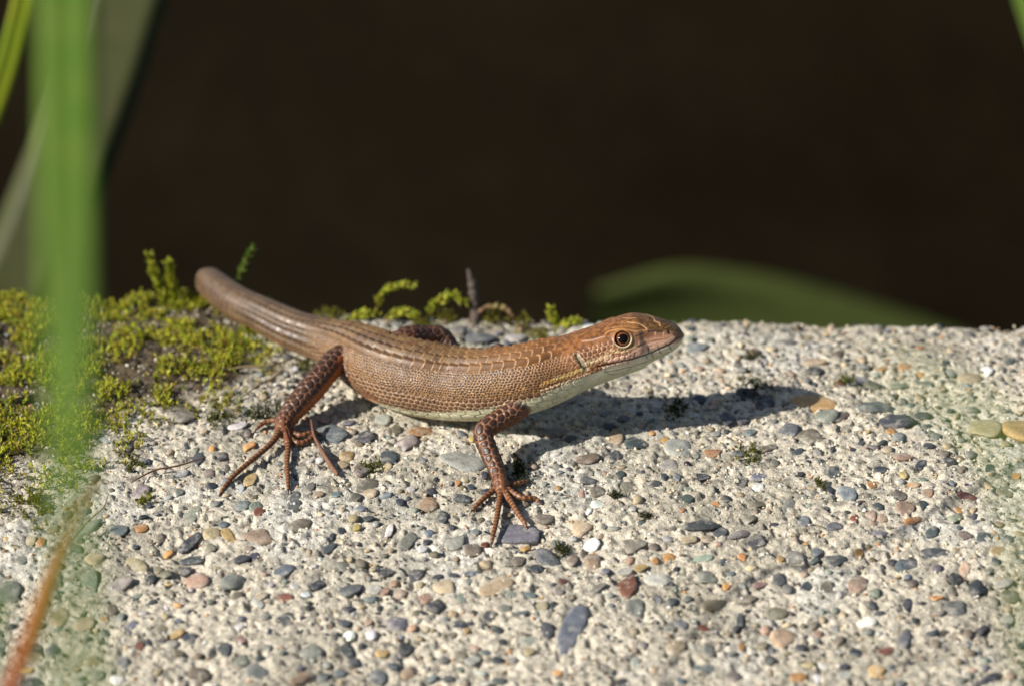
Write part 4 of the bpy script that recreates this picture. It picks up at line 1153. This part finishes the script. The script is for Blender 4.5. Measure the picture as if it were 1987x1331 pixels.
for k, (pe, e) in enumerate(eyes):
    a_, b_, _ = frame_of(e)
    RE = 1.12 * 0.92
    c0 = pe - e * 0.74
    V, F = uvdome(RE, 2.2, 70, 64)
    st = np.hypot(V[:, 0], V[:, 1])
    st = np.where(V[:, 2] > 0, st / 0.92, 9)
    an = np.arctan2(V[:, 1], V[:, 0])
    ir = np.tile(c_(104, 54, 30), (len(V), 1)) * (0.75 + 0.5 * vnoise(an * 9, st * 4, None, 7))[:, None]
    ir = mixc(ir, c_(176, 108, 62), sstep(0.62, 0.66, st) * sstep(0.76, 0.70, st) * 0.7)
    ir = mixc(ir, c_(184, 108, 66), sstep(0.80, 0.84, st) * sstep(0.93, 0.89, st) * 0.6)
    ir = mixc(ir, c_(26, 16, 12), sstep(0.91, 0.96, st))
    W = c0 + V[:, :1] * a_ + V[:, 1:2] * b_ + V[:, 2:] * e
    oe = link("eye", mesh_np("eye", W, F, M["iris"], ir, True, c0), liz, c0 - LO)
    V, F = uvdome(RE + 0.02, math.asin(0.60 / RE), 10, 40)
    W = c0 + V[:, :1] * a_ + V[:, 1:2] * b_ + V[:, 2:] * e
    link("pupil", mesh_np("pupil", W, F, M["pupil"], None, True, c0), oe)

# --- claws
for ch in toes:
    p, t = ch.P[-1], ch.T[-1]
    C = [p - t * 0.1, p + t * 0.25 + [0, 0, 0.04], p + t * 0.48 - [0, 0, 0.06], p + t * 0.62 - [0, 0, 0.2]]
    cc = Chain([(*q_, r_, r_) for q_, r_ in zip(C, (0.17, 0.14, 0.085, 0.03))], 10, ring=8)
    v_, f_ = cc.tube()
    link("claw", mesh_np("claw", v_, f_, M["claw"], np.tile(lin((84, 58, 42), .6), (len(v_), 1)), True, LO), liz)
# ------------------------------------------------------------------ moss
LEAFV = np.array([(0, 0, 0), (0.5, 0.34, 0.10), (0, 0.62, 0.02), (-0.5, 0.34, 0.10), (0, 1.0, 0.12)])
LEAFF = np.array([(0, 1, 2), (0, 2, 3), (1, 4, 2), (3, 2, 4)])
def leaf_cloud(base, dirn, length, width, nrm=None):
    """many small keeled leaves: arrays (n,3),(n,3),(n,),(n,)"""
    n = len(base)
    d = dirn / np.linalg.norm(dirn, axis=1)[:, None]
    r = rng.normal(size=(n, 3)) if nrm is None else nrm
    s = np.cross(d, r); s /= np.linalg.norm(s, axis=1)[:, None] + 1e-9
    u = np.cross(s, d)
    V = base[:, None] + s[:, None] * (LEAFV[None, :, :1] * width[:, None, None]) + d[:, None] * (LEAFV[None, :, 1:2] * length[:, None, None]) + u[:, None] * (LEAFV[None, :, 2:] * length[:, None, None])
    F = LEAFF[None] + (np.arange(n) * 5)[:, None, None]
    return V.reshape(-1, 3), F.reshape(-1, 3)

GREENS = [(196, 196, 62), (184, 186, 52), (206, 200, 84), (150, 166, 50), (176, 170, 46), (128, 140, 44), (168, 150, 60)]
def shoots(bases, ups, heights, nl, ll, spread=0.85, old=0.45):
    n = len(bases)
    f = (np.arange(nl) + 0.5) / nl
    B = bases[:, None] + ups[:, None] * (heights[:, None] * f[None])[..., None]
    D = rng.normal(size=(n, nl, 3)); D -= ups[:, None] * (D * ups[:, None]).sum(-1, keepdims=True)
    D /= np.linalg.norm(D, axis=-1, keepdims=True)
    sp = spread * (1.15 - 0.6 * f)[None, :, None]
    D = D * sp + ups[:, None] * (1.0 - 0.35 * sp)
    L = ll * rng.uniform(0.7, 1.2, (n, nl))
    V, F = leaf_cloud(B.reshape(-1, 3), D.reshape(-1, 3), L.ravel(), (L * 0.36).ravel())
    g = np.array([lin(c, 0.98) for c in GREENS])[rng.integers(0, len(GREENS), n)]
    oldc = np.array([lin(c, 0.6) for c in [(120, 92, 48), (104, 96, 40), (132, 106, 60)]])[rng.integers(0, 3, n)]
    isold = rng.random((n, nl)) < old * (1.1 - f[None])
    c = np.where(isold[..., None], oldc[:, None], g[:, None]) * rng.uniform(0.75, 1.15, (n, nl, 1))
    return V, F, np.repeat(c.reshape(-1, 3), 5, 0)

# the cushion on the left
NB = 60000
bx = rng.uniform(-125, -30, NB); by = rng.uniform(-75, 7, NB)
mk = moss_mask(bx, by)
cl = fbm(bx / 3.2, by / 3.2, None, 301, 3)
dens = mk * sstep(0.37, 0.60, cl)
keep = rng.random(NB) < dens * 0.58
bx, by, cl, mk = bx[keep], by[keep], cl[keep], mk[keep]
bz = np.array(surf(bx, by))
q = project(np.stack([bx, by, bz], -1))
tall = 1.0 + 1.4 * np.clip(cl - 0.42, 0, 0.3) / 0.3
hgt = rng.uniform(0.5, 1.15, len(bx)) * (0.4 + 0.6 * tall) * (0.5 + 0.5 * sstep(-1.0, -9.0, by - edge_y(bx)))
up = np.stack([rng.normal(0, 0.38, len(bx)), rng.normal(-0.15, 0.38, len(bx)), np.ones(len(bx))], -1)
up /= np.linalg.norm(up, axis=1)[:, None]
V, F, Cc = shoots(np.stack([bx, by, bz - 0.2], -1), up, hgt, 9, 0.62, old=0.5)
link("moss", mesh_np("moss", V, F, M["moss"], Cc, False), kind="stuff", label="bright yellow green moss cushion growing over the left of the concrete", category="moss")

def sprig(name, label, pts, nleaf, ll, green=None, stemr=0.16, loc=None):
    """a single moss shoot: bent stem with crowded leaves"""
    P = np.array(pts)
    root = thing(name, label, "moss sprig", P[0], "single moss shoots along the back edge")
    ch = Chain([(*p, stemr, stemr) for p in P], 30, ring=6)
    v_, f_ = ch.tube()
    link("stem", mesh_np("stem", v_, f_, M["moss"], np.tile(lin((110, 84, 44), .6), (len(v_), 1)), True, P[0]), root)
    i = np.clip((rng.random(nleaf) ** 0.75 * 30).astype(int), 0, 29)
    D = rng.normal(size=(nleaf, 3)); D -= ch.T[i] * (D * ch.T[i]).sum(1)[:, None]; D /= np.linalg.norm(D, axis=1)[:, None]
    D = D * 0.7 + ch.T[i] * 0.75
    L = ll * rng.uniform(0.7, 1.25, nleaf) * (0.65 + 0.35 * np.sin(np.pi * i / 30))
    V, F = leaf_cloud(ch.P[i], D, L, L * 0.42)
    cols = np.array([lin(c, .78) for c in (green or GREENS[:4])])
    c = cols[rng.integers(0, len(cols), nleaf)] * rng.uniform(0.7, 1.15, (nleaf, 1))
    link("leaves", mesh_np("leaves", V, F, M["moss"], np.repeat(c, 5, 0), False, P[0]), root, kind="stuff")
    return root

def path_y(pts, y):
    return [at_y(a, b, y + (c[0] if c else 0)) for a, b, *c in pts]
e0 = lambda px: edge_y((px - 993) / 14.5)
sprig("moss_sprig", "tall bushy moss shoot with pale round tip left of the lizard tail", path_y([(335, 632), (322, 595), (304, 545), (290, 497)], e0(330) + 2.6), 210, 1.35)
sprig("moss_sprig", "thick moss shoot leaning against the lizard tail", path_y([(352, 632), (347, 598), (334, 555), (326, 512)], e0(340) + 2.6), 260, 1.5)
sprig("moss_sprig", "short brownish green moss shoot under the lizard tail", path_y([(378, 626), (374, 606), (364, 588), (352, 566)], e0(370) + 2.2), 160, 1.2, [(150, 150, 60), (128, 112, 60), (160, 168, 60)])
sprig("moss_sprig", "thin moss shoot rising behind the lizard tail", path_y([(455, 600), (462, 550), (474, 512), (490, 482)], e0(460) + 3.0), 90, 1.1, [(110, 140, 50), (128, 152, 60)])
sprig("moss_sprig", "hooked moss shoot bending right over the lizard back", path_y([(733, 622), (733, 592), (742, 570), (764, 557), (803, 553)], e0(750) + 0.5), 130, 1.15)
sprig("moss_sprig", "arched moss shoot touching the grey stub", path_y([(842, 618), (836, 598), (848, 588), (876, 574), (904, 586)], e0(860) + 0.5), 150, 1.2)
sprig("moss_sprig", "upright moss shoot close behind the lizard neck", path_y([(1082, 648), (1078, 630), (1070, 612), (1070, 598)], e0(1075) - 1.0), 90, 1.2)
sprig("moss_sprig", "low spreading moss shoot beside the lizard neck", path_y([(1060, 655), (1085, 640), (1105, 628), (1122, 622)], e0(1090) - 1.5), 130, 1.2)
sprig("moss_sprig", "moss shoot lying low on the edge left of the hooked one", path_y([(668, 622), (684, 616), (704, 610), (722, 612)], e0(690) - 0.5), 110, 1.1)
sprig("moss_sprig", "moss shoot lying low on the edge right of the hooked one", path_y([(745, 620), (764, 610), (786, 606), (806, 612)], e0(775) - 0.5), 120, 1.1)
sprig("moss_sprig", "small moss shoot lying on the pale concrete near the neck", path_y([(952, 652), (962, 660), (978, 672), (992, 678)], e0(970) - 4.0), 60, 1.0)
sprig("moss_sprig", "thin green moss shoot standing beside the tail on bare concrete", path_y([(487, 668), (484, 655), (482, 642), (474, 628)], e0(480) - 8.5), 40, 0.9)

def tuft(label, px, py, rad_px, n, cols, h=1.0):
    c = at(px, py)
    r = rad_px / 15.3
    b = np.stack([c[0] + rng.normal(0, r * 0.5, n), c[1] + rng.normal(0, r * 0.7, n), np.zeros(n)], -1)
    b[:, 2] = surf(b[:, 0], b[:, 1]) - 0.05
    u = np.stack([rng.normal(0, 0.5, n), rng.normal(0, 0.5, n), np.ones(n)], -1); u /= np.linalg.norm(u, axis=1)[:, None]
    V, F, Cc = shoots(b, u, rng.uniform(0.4, 1.0, n) * h, 8, 0.55, old=0.15)
    k = np.array([lin(q_, .6) for q_ in cols])[rng.integers(0, len(cols), n * 8)] * rng.uniform(0.6, 1.2, (n * 8, 1))
    link("moss_tuft", mesh_np("moss_tuft", V, F, M["moss"], np.repeat(k, 5, 0), False), label=label, category="moss tuft", group="small moss tufts in pits of the concrete")
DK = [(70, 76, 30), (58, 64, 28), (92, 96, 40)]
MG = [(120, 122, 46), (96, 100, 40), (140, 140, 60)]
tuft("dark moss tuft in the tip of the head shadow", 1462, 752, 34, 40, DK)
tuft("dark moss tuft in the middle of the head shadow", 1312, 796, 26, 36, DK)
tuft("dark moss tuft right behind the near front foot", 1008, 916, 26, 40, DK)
tuft("green moss tuft beside the flat peach pebble right of the shadow", 1452, 888, 24, 30, MG)
tuft("tiny moss tuft beside the grey blue pebble below the front foot", 1090, 1070, 16, 20, DK)
tuft("green moss tuft around the square brown pebble under the belly", 724, 908, 18, 24, MG)
tuft("moss tuft on the far right edge of the concrete top", 1640, 742, 16, 16, MG)
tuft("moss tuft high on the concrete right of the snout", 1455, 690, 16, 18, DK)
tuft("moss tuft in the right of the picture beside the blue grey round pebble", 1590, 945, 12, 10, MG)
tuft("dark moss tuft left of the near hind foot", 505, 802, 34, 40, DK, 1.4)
tuft("moss tuft at the foot of the large tan pebble on the left", 425, 810, 30, 30, MG, 1.3)
tuft("sparse moss tuft left of the grey round pebble", 262, 905, 26, 22, MG)
tuft("short moss tuft beside the flat grey pebble on the left", 285, 970, 18, 14, [(170, 168, 50), (150, 150, 46)])
tuft("moss tuft between thigh and concrete under the tail root", 590, 708, 24, 26, MG)
tuft("moss tuft at the bottom edge of the cushion", 60, 985, 44, 70, [(176, 172, 40), (150, 150, 40), (120, 110, 40)], 1.2)
for _l, _x, _y, _r in (("low moss tuft on the back edge just right of the tail root", 640, 617, 26), ("low moss tuft on the back edge left of the far knee", 815, 626, 20),
                       ("low moss tuft on the back edge right of the grey stub", 952, 618, 22), ("low brownish moss tuft on the back edge halfway to the neck", 1015, 628, 24),
                       ("moss tuft on the pale concrete right behind the neck", 1050, 650, 24), ("low moss tuft on the back edge under the arched shoot", 868, 618, 22)):
    tuft(_l, _x, _y, _r, 46, [(176, 172, 60), (150, 150, 50), (128, 104, 60)], 1.1)
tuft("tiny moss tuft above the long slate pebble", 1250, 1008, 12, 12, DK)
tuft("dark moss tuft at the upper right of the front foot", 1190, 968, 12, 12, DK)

# ------------------------------------------------------------------ twigs and stalks
def rod(name, label, cat, pts, rad, colr, jag=0.15, ring=10, n=40):
    P = np.array(pts)
    C = [(*p, r_, r_) for p, r_ in zip(P, rad)]
    ch = Chain(C, n, ring=ring)
    v_, f_ = ch.tube()
    j = 1 + jag * (fbm(v_[:, 0] / 0.5, v_[:, 1] / 0.5, v_[:, 2] / 0.5, 17, 2) - 0.5) * 2
    ctr = np.vstack([np.repeat(ch.P, ring, 0), ch.P[:1], ch.P[-1:]])
    v_ = ctr + (v_ - ctr) * j[:, None]
    cc = np.array([lin(c, AL) for c in colr])
    w = np.interp(np.arange(n), np.linspace(0, n - 1, len(cc)), np.arange(len(cc)))
    i = np.clip(np.floor(w).astype(int), 0, len(cc) - 2); f = (w - i)[:, None]
    c = cc[i] * (1 - f) + cc[i + 1] * f
    c = np.vstack([np.repeat(c, ring, 0), c[:1], c[-1:]])
    o = link(name, mesh_np(name, v_, f_, M["wood"], c, True, P[0]), None, P[0])
    o["label"] = label; o["category"] = cat
    return o
rod("twig", "reddish brown broken twig leaning under the near hind foot", "twig", [at(604, 815, 1.6), at(611, 848, 1.0), at(632, 886, 0.7), at(646, 908, 0.55), at(655, 920, 0.5)], [0.18, 0.22, 0.28, 0.30, 0.22], [(110, 74, 56), (128, 92, 74), (140, 98, 72)])
rod("dry_stalk", "thin brown stalk lying left of the near hind foot", "stalk", [at(255, 935, 0.6), at(300, 912, 0.8), at(345, 903, 0.7), at(400, 886, 0.5)], [0.08, 0.12, 0.12, 0.07], [(120, 80, 60), (130, 92, 70)])
rod("dry_stalk", "thin curved stalk standing beside the green blade at lower left", "stalk", [at(140, 1048, 0.5), at(172, 1010, 2.0), at(200, 985, 3.0), at(212, 955, 4.2)], [0.07, 0.08, 0.08, 0.05], [(120, 110, 60), (150, 100, 60)])
rod("dry_stalk", "pale dry stalk crossing the concrete below the lizard tail", "stalk", [at(415, 722, 0.8), at(470, 712, 1.2), at(530, 708, 1.0), at(575, 690, 0.6)], [0.10, 0.16, 0.15, 0.08], [(150, 128, 96), (164, 140, 100)])
rod("dry_stalk", "short bent stalk beneath the pale crossing stalk", "stalk", [at(470, 770, 0.5), at(500, 748, 1.2), at(535, 730, 1.0), at(556, 700, 0.8)], [0.08, 0.14, 0.12, 0.07], [(140, 116, 84), (150, 126, 90)])
rod("dead_stub", "grey brown dead stub standing up on the back edge behind the lizard", "stub", [at_y(926, 622, e0(920) + 1), at_y(921, 590, e0(920) + 1.5), at_y(918, 555, e0(920) + 1.8), at_y(909, 524, e0(920) + 2.2)], [0.95, 0.75, 0.68, 0.30], [(90, 74, 62), (96, 84, 72), (70, 60, 52)], 0.3)
rod("dead_leaf", "curled tan dead leaf scrap arching on the edge beside the stub", "leaf scrap", [at_y(930, 606, e0(950)), at_y(945, 597, e0(950) + .5), at_y(965, 596, e0(950) + .5), at_y(985, 601, e0(950)), at_y(996, 614, e0(950) - .5)], [0.2, 0.38, 0.42, 0.36, 0.15], [(140, 100, 74), (128, 116, 60), (146, 104, 82)], 1.0)

# ------------------------------------------------------------------ grass
def blade(name, label, cat, pts, widths, facing, mat, fold=0.22, thick=0.12, n=60, group=None, turn=None):
    """a folded strip with thickness along a curve of points; facing = rough direction of the upper face"""
    P = np.array(pts)
    D = catmull(np.hstack([P, np.array(widths)[:, None]]), n)
    p, w = D[:, :3], np.maximum(D[:, 3], 0.05)
    T = np.gradient(p, axis=0); T /= np.linalg.norm(T, axis=1)[:, None]
    g = np.repeat(np.array(facing, float)[None], n, 0)
    if turn is not None:
        k = sstep(0.62, 1.0, np.linspace(0, 1, n))[:, None]
        g = g * (1 - k) + np.array(turn, float) * k
    f = g - T * (T * g).sum(1)[:, None]
    f /= np.linalg.norm(f, axis=1)[:, None]
    s = np.cross(T, f)
    us = np.array([-1, -0.5, 0, 0.5, 1.0])
    top = p[:, None] + s[:, None] * (us[None, :, None] * w[:, None, None] / 2) + f[:, None] * (fold * np.abs(us)[None, :, None] * w[:, None, None] / 2)
    ub = us[::-1]
    bot = p[:, None] + s[:, None] * (ub[None, :, None] * w[:, None, None] / 2 * 0.98) + f[:, None] * (fold * np.abs(ub)[None, :, None] * w[:, None, None] / 2 - thick)
    V = np.concatenate([top, bot], 1)
    m_ = 10
    i = np.arange(n - 1)[:, None] * m_; j = np.arange(m_)[None]; j2 = (j + 1) % m_
    F = np.stack([i + j, i + j2, i + m_ + j2, i + m_ + j], -1).reshape(-1, 4)
    o = thing(name, label, cat, P[0], group)
    link("blade", mesh_np("blade", V.reshape(-1, 3), F, mat, None, True, P[0]), o)
    return o
def root_below(p, side=0.0):
    """carry a blade from the frame edge down to the earth before the kerb"""
    return [np.array([p[0] + side * 0.3 - 4, min(p[1], -185) - 12, p[2] - 40]), np.array([p[0] + side - 6, min(p[1], -185) - 18, -140.0]), np.array([p[0] + side - 6, min(p[1], -185) - 14, -238.0])]
def fg(pts):
    return [at_d(*q_) for q_ in pts]
GRP = "grass standing close before the lens"
a = fg([(150, 1480, 140), (146, 1331, 148), (143, 1180, 157), (140, 1040, 168), (138, 880, 182), (136, 660, 222), (134, 400, 247), (132, 150, 258), (128, -120, 266), (120, -420, 274)])
blade("grass_plant", "broad upright green grass blade out of focus at left", "grass", root_below(a[0])[::-1] + a, [2.0, 1.8, 1.5, 1.3, 1.3, 1.35, 1.5, 2.0, 3.4, 4.3, 4.5, 4.6, 4.6], (0.1, -1, 0.35), M["blade_green"], group=GRP)
a = fg([(-160, 620, 330), (-60, 330, 332), (0, 170, 334), (36, 40, 336), (70, -120, 338), (110, -330, 340)])
blade("grass_plant", "narrow yellowing grass blade leaning in the upper left corner", "grass", root_below(a[0], -60)[::-1] + a, [1.8, 1.8, 2.0, 2.1, 2.2, 2.3, 2.3, 2.2, 2.0], (0.3, -1, 0.3), M["blade_yellow"], group=GRP)
a = fg([(-90, 1560, 285), (-30, 1440, 288), (20, 1310, 291), (56, 1215, 294), (88, 1115, 297), (122, 1035, 300), (160, 975, 303), (200, 930, 305)])
blade("grass_plant", "thin orange brown stem leaning in the lower left corner", "grass", root_below(a[0])[::-1] + a, [1.4, 1.4, 1.4, 1.45, 1.5, 1.5, 1.5, 1.4, 1.1, 0.7, 0.2], (-0.5, -0.8, 0.5), M["stem_orange"], fold=-0.5, thick=0.5, group=GRP)
a = fg([(2080, 1500, 150), (2030, 1250, 150), (2000, 1030, 152), (1960, 880, 155), (1880, 800, 158), (1780, 750, 162), (1690, 715, 168)])
blade("grass_plant", "very blurred green grass tip hanging over the right of the concrete", "grass", root_below(a[0], 30)[::-1] + a, [1.4, 1.4, 1.3, 1.2, 1.1, 1.0, 0.9, 0.75, 0.55, 0.25], (0.0, -1, 0.5), M["blade_green"], group=GRP)
a = fg([(2200, 520, 300), (2110, 320, 302), (2035, 150, 304), (1990, 20, 306), (1945, -130, 308)])
blade("grass_plant", "slim green grass blade touching the upper right corner", "grass", root_below(a[0], 90)[::-1] + a, [1.5, 1.5, 1.4, 1.2, 1.1, 1.2, 1.3, 1.2], (0.0, -1, 0.4), M["blade_green"], group=GRP)
a = fg([(-60, 1400, 230), (-30, 1260, 236), (0, 1160, 240), (22, 1130, 244), (44, 1128, 248)])
blade("grass_plant", "small blurred green blade tip entering low at the left border", "grass", root_below(a[0], -30)[::-1] + a, [1.2, 1.2, 1.3, 1.5, 1.5, 1.3, 0.9, 0.2], (0.0, -1, 0.4), M["blade_green"], group=GRP)

# plants that grow beyond the kerb
def behind(pts):
    return [at_d(*q_) for q_ in pts]
a = behind([(-60, 760, 560), (35, 540, 562), (125, 330, 564), (190, 160, 566), (240, 0, 568), (310, -220, 570)])
b0 = a[0] + np.array([-14, 20, -60]); b1 = np.array([b0[0] - 6, b0[1] + 15, -236])
blade("dry_grass_plant", "dull olive dry grass blade behind the kerb at left", "grass", [b1, b0] + a, [8, 11, 13, 14, 15, 15, 15, 15], (-0.1, -0.9, 0.35), M["blade_dry"], fold=0.04)
a = behind([(2050, 770, 880), (1880, 710, 876), (1700, 666, 872), (1540, 636, 868), (1400, 612, 864), (1280, 600, 860), (1150, 600, 856)])
b0 = a[0] + np.array([22, 8, -40]); b1 = np.array([b0[0] + 10, b0[1] + 10, -236])
blade("leafy_plant", "broad dim green leaf arching low behind the kerb at right", "plant", [b1, b0] + a, [3, 5, 9, 15, 20, 24, 25, 25, 14], (0.15, -0.85, 0.25), M["leaf_dark"], fold=0.1, turn=(0.62, -0.75, -0.2))
